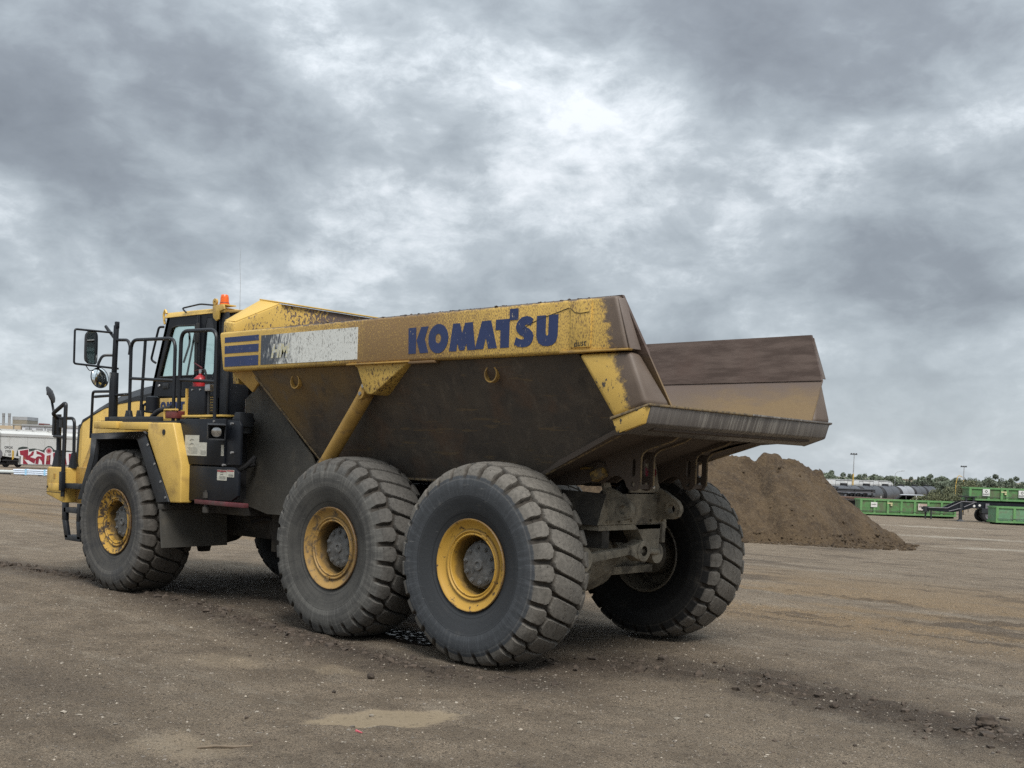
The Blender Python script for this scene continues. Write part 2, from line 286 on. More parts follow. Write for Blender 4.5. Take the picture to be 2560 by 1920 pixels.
# tyres: dusty rubber by radius
def rubber(name, dark, dust, ring, tread, dust_amt):
    n = newmat(name); x, y, z = n.sep(n.o)
    rr = n.math('SQRT', n.math('ADD', n.math('MULTIPLY', x, x), n.math('MULTIPLY', z, z)))
    an = n.math('ARCTAN2', z, x)
    pol = n.node('ShaderNodeCombineXYZ', {0: n.math('MULTIPLY', n.math('SINE', an), 1.3), 1: n.math('MULTIPLY', n.math('COSINE', an), 1.3), 2: n.math('MULTIPLY', rr, 34.0)}).outputs[0]
    rad = n.node('ShaderNodeCombineXYZ', {0: n.math('MULTIPLY', n.math('SINE', an), 22.0), 1: n.math('MULTIPLY', n.math('COSINE', an), 22.0), 2: n.math('MULTIPLY', rr, 3.0)}).outputs[0]
    g = n.noise(n.o, 3.5, 7, .6, .3); g2 = n.noise(n.o, 30, 6, .62); arcs = n.noise(pol, 1.0, 5, .65); rays = n.noise(rad, 1.0, 5, .65)
    f = n.math('ADD', n.math('MULTIPLY', g, .45), n.math('ADD', n.math('MULTIPLY', arcs, .35), n.math('MULTIPLY', rays, .20)))
    side = n.mix(n.ramp(f, .62 - dust_amt * .45, .74 - dust_amt * .35), dark, dust)
    side = n.mix(n.ramp(g2, .60, .72, 0, .45), side, tuple(k * .55 for k in dark))
    for r0, wd, cc, am in ((.620, .004, tuple(k * .35 for k in dark), .8), (.470, .006, tuple(k * .4 for k in dark), .6), (.772, .009, tuple(k * 1.5 for k in dust), .35), (.690, .030, tuple(k * .75 for k in dark), .45)):
        side = n.mix(n.ramp(n.math('ABSOLUTE', n.math('SUBTRACT', rr, r0)), wd, wd * .4, 0, am), side, cc)
    sc = n.noise(n.mapv(n.o, (5, 5, 60), rot=(.3, .8, .2)), 1.0, 4, .6); side = n.mix(n.ramp(sc, .66, .70, 0, .5), side, tuple(k * 1.7 for k in dust))
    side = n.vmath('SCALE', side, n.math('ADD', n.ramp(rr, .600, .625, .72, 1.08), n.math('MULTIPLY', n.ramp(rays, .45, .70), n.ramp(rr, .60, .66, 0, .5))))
    outer = n.ramp(n.math('ADD', rr, n.math('MULTIPLY', n.math('SUBTRACT', g2, .5), .03)), ring, ring + .012)
    tr = n.mix(n.ramp(g2, .35, .7), tread, tuple(k * .66 for k in tread))
    tr = n.mix(n.ramp(g, .55, .72, 0, .7), tr, tuple(k * .55 for k in tread))
    c_ = n.mix(outer, side, tr)
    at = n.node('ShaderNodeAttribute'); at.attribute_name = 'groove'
    c_ = n.mix(n.math('MULTIPLY', at.outputs['Fac'], .88), c_, (0.034, 0.028, 0.022))  # groove dirt taken near black, with the shade between lugs painted in
    sp = n.ramp(n.noise(n.o, 48, 5, .68), .62, .66)
    c_ = n.mix(n.math('MULTIPLY', sp, n.math('MULTIPLY', outer, .85)), c_, (0.022, 0.019, 0.016))
    n.set(n.b, 'Base Color', c_); n.set(n.b, 'Roughness', .82); n.set(n.b, 'Specular IOR Level', .3)
    bump(n, n.math('ADD', g2, n.math('ADD', n.math('MULTIPLY', n.noise(n.o, 110, 3), .5), n.math('MULTIPLY', arcs, .5))), .35, .006)
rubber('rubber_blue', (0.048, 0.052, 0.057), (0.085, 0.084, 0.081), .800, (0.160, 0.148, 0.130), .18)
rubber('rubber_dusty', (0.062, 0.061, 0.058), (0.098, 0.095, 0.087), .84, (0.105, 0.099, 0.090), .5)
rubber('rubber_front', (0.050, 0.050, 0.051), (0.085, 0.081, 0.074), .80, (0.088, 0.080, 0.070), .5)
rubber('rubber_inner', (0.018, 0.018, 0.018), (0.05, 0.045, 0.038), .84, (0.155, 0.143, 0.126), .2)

# ------------------------------------------------------------------ mesh builder
class MB:
    def __init__(s): s.v = []; s.f = []
    def add(s, vs_, fs_):
        o = len(s.v); s.v += [tuple(p) for p in vs_]; s.f += [tuple(i + o for i in f) for f in fs_]; return s
    def box(s, x0, x1, y0, y1, z0, z1):
        return s.hexa([(x0, y0, z0), (x1, y0, z0), (x1, y1, z0), (x0, y1, z0)], [(x0, y0, z1), (x1, y0, z1), (x1, y1, z1), (x0, y1, z1)])
    def hexa(s, a, b):
        n = len(a); fs_ = [tuple(range(n))[::-1], tuple(range(n, 2 * n))] + [(i, (i + 1) % n, n + (i + 1) % n, n + i) for i in range(n)]
        return s.add(list(a) + list(b), fs_)
    def prism(s, poly, ax, a, b, holes=()):
        def P(p, t): return (p[0], t, p[1]) if ax == 'y' else (t, p[0], p[1]) if ax == 'x' else (p[0], p[1], t)
        if not holes: return s.hexa([P(p, a) for p in poly], [P(p, b) for p in poly])
        loops = [list(poly)] + [list(h) for h in holes]; flat = [p for l in loops for p in l]; n = len(flat)
        tris = tessellate_polygon([[Vector((p[0], p[1], 0)) for p in l] for l in loops])
        fs_ = [tuple(t) for t in tris] + [tuple(i + n for i in t[::-1]) for t in tris]; o = 0
        for l in loops:
            m = len(l); fs_ += [(o + i, o + (i + 1) % m, n + o + (i + 1) % m, n + o + i) for i in range(m)]; o += m
        return s.add([P(p, a) for p in flat] + [P(p, b) for p in flat], fs_)
    def tube(s, pts, r, n=8, closed=False):
        pts = [Vector(p) for p in pts]; m = len(pts); rings = []; prev = None
        for i, p in enumerate(pts):
            if closed: t = pts[(i + 1) % m] - pts[i - 1]
            else: t = pts[min(i + 1, m - 1)] - pts[max(i - 1, 0)]
            t.normalize()
            if prev is None: u = t.orthogonal().normalized()
            else:
                u = prev - t * prev.dot(t); u.normalize()
            prev = u; v = t.cross(u); rr = r[i] if isinstance(r, (list, tuple)) else r
            rings.append([p + (u * math.cos(2 * math.pi * k / n) + v * math.sin(2 * math.pi * k / n)) * rr for k in range(n)])
        vs_ = [q for rg in rings for q in rg]; fs_ = []
        for i in range(m if closed else m - 1):
            j = (i + 1) % m
            fs_ += [(i * n + k, i * n + (k + 1) % n, j * n + (k + 1) % n, j * n + k) for k in range(n)]
        if not closed: fs_ += [tuple(range(n))[::-1], tuple(range((m - 1) * n, m * n))]
        return s.add(vs_, fs_)
    def cyl(s, p0, p1, r0, r1=None, n=16):
        return s.tube([p0, p1], [r0, r0 if r1 is None else r1], n)
    def lathe(s, prof, n=32, c=(0, 0, 0), ax='y'):
        m = len(prof); vs_ = []
        for k in range(n):
            a = 2 * math.pi * k / n
            for t, r in prof:
                if ax == 'y': vs_.append((c[0] + r * math.cos(a), c[1] + t, c[2] + r * math.sin(a)))
                elif ax == 'x': vs_.append((c[0] + t, c[1] + r * math.cos(a), c[2] + r * math.sin(a)))
                else: vs_.append((c[0] + r * math.cos(a), c[1] + r * math.sin(a), c[2] + t))
        fs_ = [(k * m + i, k * m + i + 1, ((k + 1) % n) * m + i + 1, ((k + 1) % n) * m + i) for k in range(n) for i in range(m - 1)]
        return s.add(vs_, fs_)
    def build(s, name, mat, parent=None, bevel=0.0, smooth=35, seg=2, **props):
        me = bpy.data.meshes.new(name); me.from_pydata(s.v, [], s.f); 
        bm = bmesh.new(); bm.from_mesh(me)
        bmesh.ops.remove_doubles(bm, verts=bm.verts, dist=1e-5)
        bmesh.ops.recalc_face_normals(bm, faces=bm.faces)
        if bevel:
            ed = [e_ for e_ in bm.edges if len(e_.link_faces) == 2 and e_.calc_face_angle(0) > .5]
            bmesh.ops.bevel(bm, geom=ed, offset=bevel, segments=seg, affect='EDGES', profile=.5, clamp_overlap=True)
        for f in bm.faces: f.smooth = True
        bm.to_mesh(me); bm.free(); me.set_sharp_from_angle(angle=R_(smooth))
        return link(name, me, mat, parent, **props)
def link(name, me, mat, parent=None, **props):
    if mat and not me.materials: me.materials.append(MATS[mat])
    o = bpy.data.objects.new(name, me); COL.objects.link(o)
    if parent is not None: o.parent = parent
    for k, v in props.items(): o[k] = v
    return o
def empty(name, loc=(0, 0, 0), rz=0.0, parent=None, **props):
    o = bpy.data.objects.new(name, None); COL.objects.link(o); o.location = loc; o.rotation_euler = (0, 0, rz); o.empty_display_size = .2
    if parent is not None: o.parent = parent
    for k, v in props.items(): o[k] = v
    return o
def fillet(pts, rad, k=5):
    pts = [Vector(p) for p in pts]; out = [pts[0]]
    for i in range(1, len(pts) - 1):
        a, b, c_ = pts[i - 1], pts[i], pts[i + 1]; r = min(rad, (a - b).length * .48, (c_ - b).length * .48)
        p, q = b + (a - b).normalized() * r, b + (c_ - b).normalized() * r
        for j in range(k + 1):
            t = j / k; out.append(p * (1 - t) ** 2 + b * 2 * t * (1 - t) + q * t * t)
    return out + [pts[-1]]
def disc(cx, cz, r, n=16, sx=1.0): return [(cx + r * sx * math.cos(2 * math.pi * k / n), cz + r * math.sin(2 * math.pi * k / n)) for k in range(n)]
def slot(cx, z0, z1, r, n=6):
    return [(cx + r * math.cos(math.pi * k / n), z1 + r * math.sin(math.pi * k / n)) for k in range(n + 1)] + [(cx - r * math.cos(math.pi * k / n), z0 - r * math.sin(math.pi * k / n)) for k in range(n + 1)]
def text_mesh(txt, size, ext=0.001, align='CENTER', shear=0.0, offset=0.0):
    cu = bpy.data.curves.new('t', 'FONT'); cu.body = txt; cu.size = size; cu.extrude = ext; cu.align_x = align; cu.align_y = 'CENTER'; cu.shear = shear; cu.offset = offset
    o = bpy.data.objects.new('t', cu); COL.objects.link(o); bpy.context.view_layer.update()
    me = bpy.data.meshes.new_from_object(o.evaluated_get(bpy.context.evaluated_depsgraph_get())); bpy.data.objects.remove(o); bpy.data.curves.remove(cu)
    me.materials.clear(); return me
def place_text(name, txt, size, mat, M, parent=None, **kw):
    me = text_mesh(txt, size, **kw); me.transform(M); return link(name, me, mat, parent)
def facing(pos, right, up):
    r = Vector(right).normalized(); u = Vector(up).normalized(); f = r.cross(u)
    return Matrix(((r.x, u.x, f.x, pos[0]), (r.y, u.y, f.y, pos[1]), (r.z, u.z, f.z, pos[2]), (0, 0, 0, 1)))
def tag(o, label, cat, group=None, kind=None):
    o['label'] = label; o['category'] = cat
    if group: o['group'] = group
    if kind: o['kind'] = kind
    return o
def copy_tree(o, parent=None):
    c_ = o.copy(); COL.objects.link(c_)
    if parent is not None: c_.parent = parent
    for ch in list(o.children): copy_tree(ch, c_)
    return c_

# ------------------------------------------------------------------ ground
def vnoise(x, y, s=0):
    xi = np.floor(x).astype(np.int64); yi = np.floor(y).astype(np.int64); fx = x - xi; fy = y - yi
    fx = fx * fx * (3 - 2 * fx); fy = fy * fy * (3 - 2 * fy)
    def h(a, b):
        k = (a * 374761393 + b * 668265263 + s * 974634213) & 0xFFFFFFFF; k = ((k ^ (k >> 13)) * 1274126177) & 0xFFFFFFFF
        return ((k ^ (k >> 16)) & 0xFFFF) / 65535.0
    return (h(xi, yi) * (1 - fx) + h(xi + 1, yi) * fx) * (1 - fy) + (h(xi, yi + 1) * (1 - fx) + h(xi + 1, yi + 1) * fx) * fy
def fbm(x, y, s=0, o=4):
    t = 0; a = .5
    for i in range(o): t = t + a * vnoise(x, y, s + i * 17); x = x * 2.03; y = y * 2.03; a *= .5
    return t / (1 - .5 ** o)
GX, GY = -0.00215771, -0.0233787
def ground_z(x, y):
    t = GX * (np.asarray(x, float) - CAMP.x) + GY * (np.asarray(y, float) - CAMP.y) - .25
    sp = lambda a, w_: w_ * np.logaddexp(0, a / w_)
    return -(sp(t, .08) - .35 * sp(t - 1.4, .15) + 1.8 * sp(t - 2.7, .12) - 2.35 * sp(t - 4.0, .15) - .1 * sp(t - 12., .5))
def gz(x, y): return float(ground_z(x, y))
def seg_dist(x, y, pts):
    best = np.full_like(x, 1e9)
    for (ax, ay), (bx, by) in zip(pts[:-1], pts[1:]):
        vx, vy = bx - ax, by - ay; t = np.clip(((x - ax) * vx + (y - ay) * vy) / (vx * vx + vy * vy), 0, 1)
        best = np.minimum(best, np.hypot(x - ax - t * vx, y - ay - t * vy))
    return best
MUDLINE = [(13., 1.9), (10.1, 1.45), (7.2, 1.25), (5.0, 1.5), (3.31, 1.72), (1.43, 1.98), (.7, 2.05), (-.22, 2.08), (-.9, 1.7)]
MUD2 = [(-.6, .9), (-.95, .35), (-1.99, .12), (-2.84, .33), (-4.1, .55), (-5.5, .6)]
def smooth(a, b, x):
    t = np.clip((x - a) / (b - a), 0, 1); return t * t * (3 - 2 * t)
def ground_detail(x, y):
    """returns (height, mud, tan, silt) of the near yard"""
    wx = x + .25 * (fbm(x * 2.1, y * 2.1, 5) - .5); wy = y + .25 * (fbm(x * 2.1, y * 2.1, 9) - .5)
    near = 1 - smooth(9, 16, np.hypot(x - 0, y - 1))
    dm = seg_dist(wx, wy, MUDLINE); dm2 = seg_dist(wx, wy, MUD2)
    rough = fbm(x * 7, y * 7, 21, 4); grain = fbm(x * 3, y * 3, 3, 3)
    mud = np.clip(smooth(.30, .05, dm) * .8 * smooth(.38, .6, grain + .12), 0, 1)
    m2 = np.clip(smooth(.75, .10, dm2) * smooth(.36, .58, fbm(x * 2.3, y * 4.3, 31) + .06), 0, 1)
    patch = smooth(.60, .70, fbm(x * .9, y * 2.2, 44, 5)) * smooth(1.0, 3.0, y)
    trk = smooth(.54, .66, fbm(x * .55, y * 2.6, 51, 5)) * smooth(-2.6, -4.2, y)
    stain = np.zeros_like(x)
    for sx, sy in ((5.6, .64), (4.9, .45)): stain = np.maximum(stain, .9 * smooth(1.1, .8, np.hypot((x - sx) / .27, (y - sy) / .16)))
    lugs = smooth(.35, .7, np.sin(x * 19 + 5 * np.abs(((y * 2.2) % 1) - .5) * 3.0)) * smooth(.34, .60, fbm(x * .8, y * 1.5, 91))
    trk2 = np.zeros_like(x)
    for yc, wd in ((-4.95, .34), (-7.1, .34), (4.3, .30)): trk2 = np.maximum(trk2, smooth(wd, wd * .75, np.abs(y - yc - .30 * np.sin(x * .33 + yc))) * (.62 if yc < 0 else .22))
    mud_all = np.clip(np.maximum(np.maximum(np.maximum(mud, m2 * .75), np.maximum(.42 * patch, .6 * trk)), np.maximum(stain, trk2 * (.25 + .75 * lugs))), 0, 1)
    tan = smooth(.38, .57, fbm(x * .22, y * .9, 61, 4)) * smooth(-2.5, -4.5, y) * smooth(-14., -8., y)
    ex, ey = x + 1.03, y - 3.58      # long silt-filled hollow in the foreground
    ca, sa = math.cos(R_(63)), math.sin(R_(63)); u = ex * ca + ey * sa; v = -ex * sa + ey * ca
    el = np.sqrt((u / .50) ** 2 + (v / .27) ** 2) + .9 * (fbm(x * 4.1, y * 4.1, 77) - .5) + .25 * (fbm(x * 17, y * 17, 79) - .5)
    silt = smooth(1.08, .86, el)
    for (px, py, pr, amt) in ((-.75, 4.95, .45, .42), (1.4, 3.2, .50, .40), (.5, 2.75, .33, .45), (-1.9, .55, .25, .3)):
        q = np.hypot((x - px), (y - py) * 1.4) / pr + 1.1 * (fbm(x * 3, y * 3, 83) - .5); silt = np.maximum(silt, amt * smooth(1.1, .5, q))
    lug = .5 + .5 * np.sin(x * 21 + 3 * grain)
    h = (.030 * (fbm(x * .6, y * .6, 1) - .5) + .036 * (grain - .5) + .030 * (rough - .5)) * (1 - .9 * silt)
    h = h + mud_all * (.004 + .085 * np.maximum(rough - .42, 0) + .03 * (fbm(x * 19, y * 19, 22) - .4)) - .012 * silt
    wet = np.exp(-(((x - 1.40) / .60) ** 2 + ((y - 1.05) / .24) ** 2)); h = h * (1 - .8 * wet) - .010 * wet
    h = h - .045 * smooth(.32, .18, np.abs(y + 5.0 + .25 * np.sin(x * .4))) * lug * smooth(2.5, 1.0, np.abs(x - 1.0) - 1.5)
    return h * (.15 + .85 * near), mud_all, tan, silt
def damp_dark_mask(x, y):
    a = np.exp(-(seg_dist(x, y, MUDLINE) / .75) ** 2) * .75; b = np.exp(-(seg_dist(x, y, MUD2) / .95) ** 2) * .75; c = .8 * np.exp(-(((x - 3.5) / 4.5) ** 4 + ((y - .2) / 1.5) ** 4)); e_ = .55 * np.exp(-(((x - 1.5) / 2.2) ** 2 + ((y - 4.8) / .8) ** 2))  # damp along mud tracks and in the foreground; also darker beneath the truck
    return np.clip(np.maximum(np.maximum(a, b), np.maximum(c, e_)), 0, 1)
def axis(lo, hi, step, far, n):
    mid = np.arange(lo, hi + 1e-6, step); g = np.geomspace(step, far, n); cs = np.cumsum(g) ; cs = cs * (far / cs[-1]) ; cs = np.maximum.accumulate(np.maximum(cs, step * np.arange(1, n + 1)))
    return np.concatenate([lo - cs[::-1], mid, hi + cs])
xs = axis(-6.0, 8.0, .034, 1800, 80); ys = axis(-8.0, 6.4, .034, 1800, 80)
X, Y = np.meshgrid(xs, ys, indexing='ij')
H, MUDM, TANM, SILT = ground_detail(X, Y)
Zg = ground_z(X, Y) + H
nx, ny = X.shape
idx = np.arange(nx * ny).reshape(nx, ny)
quads = np.stack([idx[:-1, :-1], idx[1:, :-1], idx[1:, 1:], idx[:-1, 1:]], -1).reshape(-1, 4)
def np_mesh(name, V, Q, attrs=None, sm=True):
    me = bpy.data.meshes.new(name); me.vertices.add(len(V)); me.vertices.foreach_set('co', np.ascontiguousarray(V, dtype=np.float32).ravel())
    k = Q.shape[1]; me.loops.add(Q.size); me.loops.foreach_set('vertex_index', np.ascontiguousarray(Q, dtype=np.int32).ravel())
    me.polygons.add(len(Q)); me.polygons.foreach_set('loop_start', np.arange(0, Q.size, k, dtype=np.int32))
    me.polygons.foreach_set('use_smooth', np.full(len(Q), sm, dtype=bool))
    for a, val in (attrs or {}).items():
        t = me.attributes.new(a, 'FLOAT', 'POINT'); t.data.foreach_set('value', np.ascontiguousarray(val, dtype=np.float32).ravel())
    me.update(); me.validate(); return me
n = newmat('dirt_ground')
at = lambda a: (lambda q: (setattr(q, 'attribute_name', a), q.outputs['Fac'])[1])(n.node('ShaderNodeAttribute'))
gm, gt, gs = at('mud'), at('tan'), at('silt')
o_ = n.o; f0 = n.noise(o_, .35, 5, .6, .2); f1 = n.noise(o_, 2.2, 7, .66); f2 = n.noise(o_, 20, 7, .72); f3 = n.noise(n.mapv(o_, (.35, 2.0, 1)), 1.0, 6, .6, .3); g1 = n.noise(o_, 75, 6, .75); g3 = n.noise(o_, 230, 3, .7)
cg = n.mix(n.ramp(f1, .32, .68), (0.150, 0.117, 0.084), (0.240, 0.190, 0.138))
cg = n.mix(n.ramp(f0, .42, .66, 0, .55), cg, (0.250, 0.200, 0.145))
cg = n.mix(n.ramp(f3, .50, .70, 0, .45), cg, (0.116, 0.091, 0.066))
f4 = n.noise(n.mapv(o_, (.45, 1.5, 1), loc=(3.1, 1.7, 0)), 1.0, 8, .68, .25)
cg = n.mix(n.ramp(f4, .52, .68, 0, .62), cg, (0.285, 0.240, 0.185))
cg = n.mix(n.math('MULTIPLY', n.ramp(n.math('ADD', at('damp_dark'), n.math('MULTIPLY', n.math('SUBTRACT', f1, .5), 1.2)), .26, .80), .74), cg, (0.068, 0.053, 0.041))
for (ex, ey, ew, eh) in ((9.6, -38.5, 3.4, 1.6), (5.3, -29.6, 2.4, .9), (16.5, -53.0, 3.6, 1.6)):
    q_ = n.mapv(n.vmath('SUBTRACT', o_, (ex, ey, 0)), (1 / ew, 1 / ew, 0), rot=(0, 0, R_(0))); q_ = n.node('ShaderNodeVectorRotate', {'Vector': q_, 'Angle': -(math.atan2(RT.y, RT.x))}); q_.rotation_type = 'Z_AXIS'
    cg = n.mix(n.math('MULTIPLY', n.ramp(n.math('ADD', n.vmath('LENGTH', n.mapv(q_.outputs[0], (1, ew / eh, 1))), n.math('MULTIPLY', n.math('SUBTRACT', n.noise(o_, 1.3, 7, .75), .5), 4.0)), 1.0, .45), .75), cg, (0.36, 0.32, 0.26))
cg = n.mix(n.math('MULTIPLY', gt, .85), cg, n.mix(f2, (0.300, 0.216, 0.128), (0.180, 0.125, 0.074)))
cg = n.mix(n.ramp(n.math('ADD', gm, n.math('MULTIPLY', n.math('SUBTRACT', f2, .5), 1.1)), .25, .8, 0, .8), cg, n.mix(f2, (0.050, 0.038, 0.029), (0.098, 0.075, 0.056)))
v1 = n.node('ShaderNodeTexVoronoi', {'Vector': o_, 'Scale': 38.0}); v2 = n.node('ShaderNodeTexVoronoi', {'Vector': o_, 'Scale': 105.0})
rv = n.sep(v1.outputs['Color'])[0]; rv2 = n.sep(v2.outputs['Color'])[1]; rv3 = n.sep(v1.outputs['Color'])[2]
st = n.math('MULTIPLY', n.ramp(v1.outputs['Distance'], .36, .26), n.ramp(rv, .90, .92)); std = n.math('MULTIPLY', n.ramp(v1.outputs['Distance'], .40, .28), n.ramp(rv, .12, .10)); st2 = n.math('MULTIPLY', n.ramp(v2.outputs['Distance'], .44, .32), n.ramp(rv2, .70, .74))
rough_ = n.math('SUBTRACT', 1.0, n.math('MULTIPLY', gs, .85))
gn = n.math('ADD', n.ramp(g1, .32, .68, .30, 1.75, smooth=False), n.ramp(g3, .3, .7, -.30, .30, smooth=False))
gn = n.math('ADD', 1.0, n.math('MULTIPLY', n.math('SUBTRACT', gn, 1.0), n.math('MULTIPLY', rough_, n.ramp(f1, .35, .65, .55, 1.15))))
cg = n.mix(n.math('MULTIPLY', gs, .80), cg, n.mix(f2, (0.255, 0.205, 0.135), (0.190, 0.148, 0.098)))
cg = n.vmath('SCALE', cg, gn)
cg = n.mix(n.ramp(f2, .45, .36, 0, .6), cg, (0.048, 0.037, 0.028))
cg = n.mix(n.math('MULTIPLY', n.math('MULTIPLY', st2, .55), rough_), cg, n.mix(rv3, (0.075, 0.058, 0.044), (0.30, 0.255, 0.20)))
cg = n.mix(n.math('MULTIPLY', n.math('MULTIPLY', std, .7), rough_), cg, (0.050, 0.040, 0.031))
cg = n.mix(n.math('MULTIPLY', n.math('MULTIPLY', st, .7), rough_), cg, n.mix(rv3, (0.20, 0.165, 0.125), (0.36, 0.32, 0.27)))
n.set(n.b, 'Base Color', cg); n.set(n.b, 'Roughness', .93); n.set(n.b, 'Specular IOR Level', .25)
hh = n.math('ADD', n.math('MULTIPLY', f2, .9), n.math('ADD', n.math('MULTIPLY', g1, .7), n.math('ADD', n.math('MULTIPLY', st, .4), n.math('MULTIPLY', st2, .25))))
bn = n.node('ShaderNodeBump', {'Height': hh, 'Strength': n.math('SUBTRACT', 1.0, n.math('MULTIPLY', gs, .75)), 'Distance': .035}); n.set(n.b, 'Normal', bn.outputs[0])
gme = np_mesh('ground', np.stack([X, Y, Zg], -1).reshape(-1, 3), quads, {'mud': MUDM, 'tan': TANM, 'silt': SILT, 'damp_dark': damp_dark_mask(X, Y)})
gobj = link('ground', gme, 'dirt_ground'); gobj['kind'] = 'structure'; gobj['label'] = 'bare trampled dirt yard with mud, gravel and pale silt patches'
def surf(x, y):
    h = ground_detail(np.array([float(x)]), np.array([float(y)])); return gz(x, y) + float(h[0][0])

# soil heap behind the tail of the truck
HR = Vector((RT.x, RT.y, 0)).normalized(); HF = Vector((-HR.y, HR.x, 0)); RZV = math.atan2(HR.y, HR.x)
MA = Vector((9.712, -26.255, 0)); MA.z = gz(MA.x, MA.y)
prof = [(-14, -.3), (-11, .9), (-8, 2.2), (-5.5, 2.35), (-4.27, 2.29), (-3.53, 2.2), (-2.84, 2.11), (-2.41, 2.42), (-2.12, 2.43), (-1.76, 2.25), (-1.37, 2.16), (-.97, 1.98), (-.57, 1.84), (-.26, 1.46), (.19, 1.03), (.85, .61), (1.55, .05), (2.16, -.30), (2.55, -.62), (2.9, -1.3), (4.5, -2.4)]
la = np.linspace(-14, 4.4, 260); de = np.linspace(-6.5, 9, 200); LA, DE = np.meshgrid(la, de, indexing='ij')
ridge = np.interp(LA, [p[0] for p in prof], [p[1] for p in prof])
wx = MA.x + LA * HR.x + DE * HF.x; wy = MA.y + LA * HR.y + DE * HF.y
gg = ground_z(wx, wy)
dep = DE + .9 * (fbm(LA * .5, DE * .5, 5) - .5)
sl = ridge - np.where(dep < 0, -dep * .80, dep * .62) * (1 + .2 * (fbm(LA * .8, DE * .3, 8) - .5))
apron = np.exp(-((np.minimum(0, dep + 3.0)) / 1.2) ** 2) * .0
nz = .07 * (fbm(LA * 14, DE * 14, 33, 3) - .5) * (.35 + .65 * smooth(1.0, 2.0, ridge) * smooth(-1.6, -.2, dep) + .4 * smooth(-3., -4.2, dep)) * 2.2 + .30 * (fbm(LA * 1.6, DE * 1.6, 12, 5) - .5) + .13 * (fbm(LA * 6, DE * 6, 14, 4) - .5) * smooth(-.8, 1.2, gg * 0 + (ridge > .2)) + .10 * (fbm(LA * 3, DE * .8, 16) - .5)
hgt = np.maximum(sl + nz, gg - .25 + .3 * fbm(LA * 1.3, DE * 1.3, 19) - 1.2 * smooth(.15, -.25, ridge - gg + .02 * DE) - 1.2 * smooth(2.7, 3.1, LA - .42 * DE) - .8 * smooth(-3.4, -4.5, DE + .5 * (fbm(LA * .9, DE * .9, 71) - .5)))
hgt = np.where(hgt < gg + .04, hgt - .05, hgt)
hgt[0, :] = hgt[-1, :] = -2.2; hgt[:, 0] = hgt[:, -1] = -2.2
ii = np.arange(LA.size).reshape(LA.shape); qm = np.stack([ii[:-1, :-1], ii[1:, :-1], ii[1:, 1:], ii[:-1, 1:]], -1).reshape(-1, 4)
n = newmat('soil'); f1 = n.noise(n.o, 1.1, 6, .6); f2 = n.noise(n.o, 9, 7, .66); f3 = n.noise(n.o, 38, 5, .6)
c_ = n.mix(n.ramp(f1, .35, .66), (0.058, 0.037, 0.019), (0.098, 0.065, 0.034)); c_ = n.mix(n.ramp(f2, .50, .64, 0, .6), c_, (0.135, 0.093, 0.051)); c_ = n.mix(n.ramp(f2, .44, .33, 0, .7), c_, (0.036, 0.023, 0.014))
n.set(n.b, 'Base Color', c_); n.set(n.b, 'Roughness', .95); bump(n, n.math('ADD', f2, n.math('MULTIPLY', f3, .5)), .9, .10)
mound = link('soil_heap', np_mesh('soil_heap', np.stack([wx, wy, hgt], -1).reshape(-1, 3), qm), 'soil')
tag(mound, 'tall heap of loose brown soil behind the tail of the truck', 'soil heap')

# ------------------------------------------------------------------ loose clods, gravel
ICO = bmesh.new(); bmesh.ops.create_icosphere(ICO, subdivisions=1, radius=1.0); ICOV = np.array([v.co[:] for v in ICO.verts]); ICOF = np.array([[v.index for v in f.verts] for f in ICO.faces]); ICO.free()
ICO2 = bmesh.new(); bmesh.ops.create_icosphere(ICO2, subdivisions=3, radius=1.0); ICO2V = np.array([v.co[:] for v in ICO2.verts]); ICO2F = np.array([[v.index for v in f.verts] for f in ICO2.faces]); ICO2.free()
def rocks(name, P, S, mat, flat=.6, jit=.3, sm=False):
    m = len(P); k = len(ICOV); V = np.repeat(ICOV[None], m, 0) * (1 + jit * rng.normal(size=(m, k, 1)).clip(-1.5, 1.5))
    sc = S[:, None, None] * np.stack([.7 + .6 * rng.random(m), .7 + .6 * rng.random(m), flat * (.7 + .6 * rng.random(m))], -1)[:, None, :]
    V = V * sc; a = rng.random(m) * 6.283; ca, sa = np.cos(a)[:, None], np.sin(a)[:, None]
    Vx = V[..., 0] * ca - V[..., 1] * sa; Vy = V[..., 0] * sa + V[..., 1] * ca
    V = np.stack([Vx, Vy, V[..., 2]], -1) + P[:, None, :]
    F = (ICOF[None] + (np.arange(m) * k)[:, None, None]).reshape(-1, 3)
    o = link(name, np_mesh(name, V.reshape(-1, 3), F, sm=sm), mat); o['kind'] = 'stuff'; return o
plain('clod', (0.070, 0.053, 0.040), .95, var=.45, scale=9); plain('pale_stone', (0.27, 0.235, 0.19), .85, var=.5, scale=8); plain('grey_stone', (0.17, 0.145, 0.12), .9, var=.4, scale=8)
def scatter(cand, keep):
    x, y = cand; h, m_, t_, s_ = ground_detail(x, y); k = rng.random(len(x)) < keep(m_, s_); x, y, h = x[k], y[k], h[k]
    return np.stack([x, y, ground_z(x, y) + h], -1)
cx = rng.uniform(-6.5, 12, 90000); cy = rng.uniform(-1.5, 6.2, 90000)
dml = seg_dist(cx, cy, MUDLINE); dm2 = seg_dist(cx, cy, MUD2)
pk = np.exp(-(dml / .15) ** 2) * .9 + np.exp(-(dm2 / .42) ** 2) * .34 + .010
kk = rng.random(90000) < pk
P = scatter((cx[kk], cy[kk]), lambda m_, s_: .25 + .75 * m_)
S = np.minimum(.012 * np.exp(.65 * rng.normal(size=len(P))), np.where(np.minimum(seg_dist(P[:, 0], P[:, 1], MUDLINE), .5 * seg_dist(P[:, 0], P[:, 1], MUD2)) < .35, .046, .016))
o = rocks('mud_clods', P, S, 'clod', .8); o['label'] = 'small dark mud clods strewn along the wheel tracks'
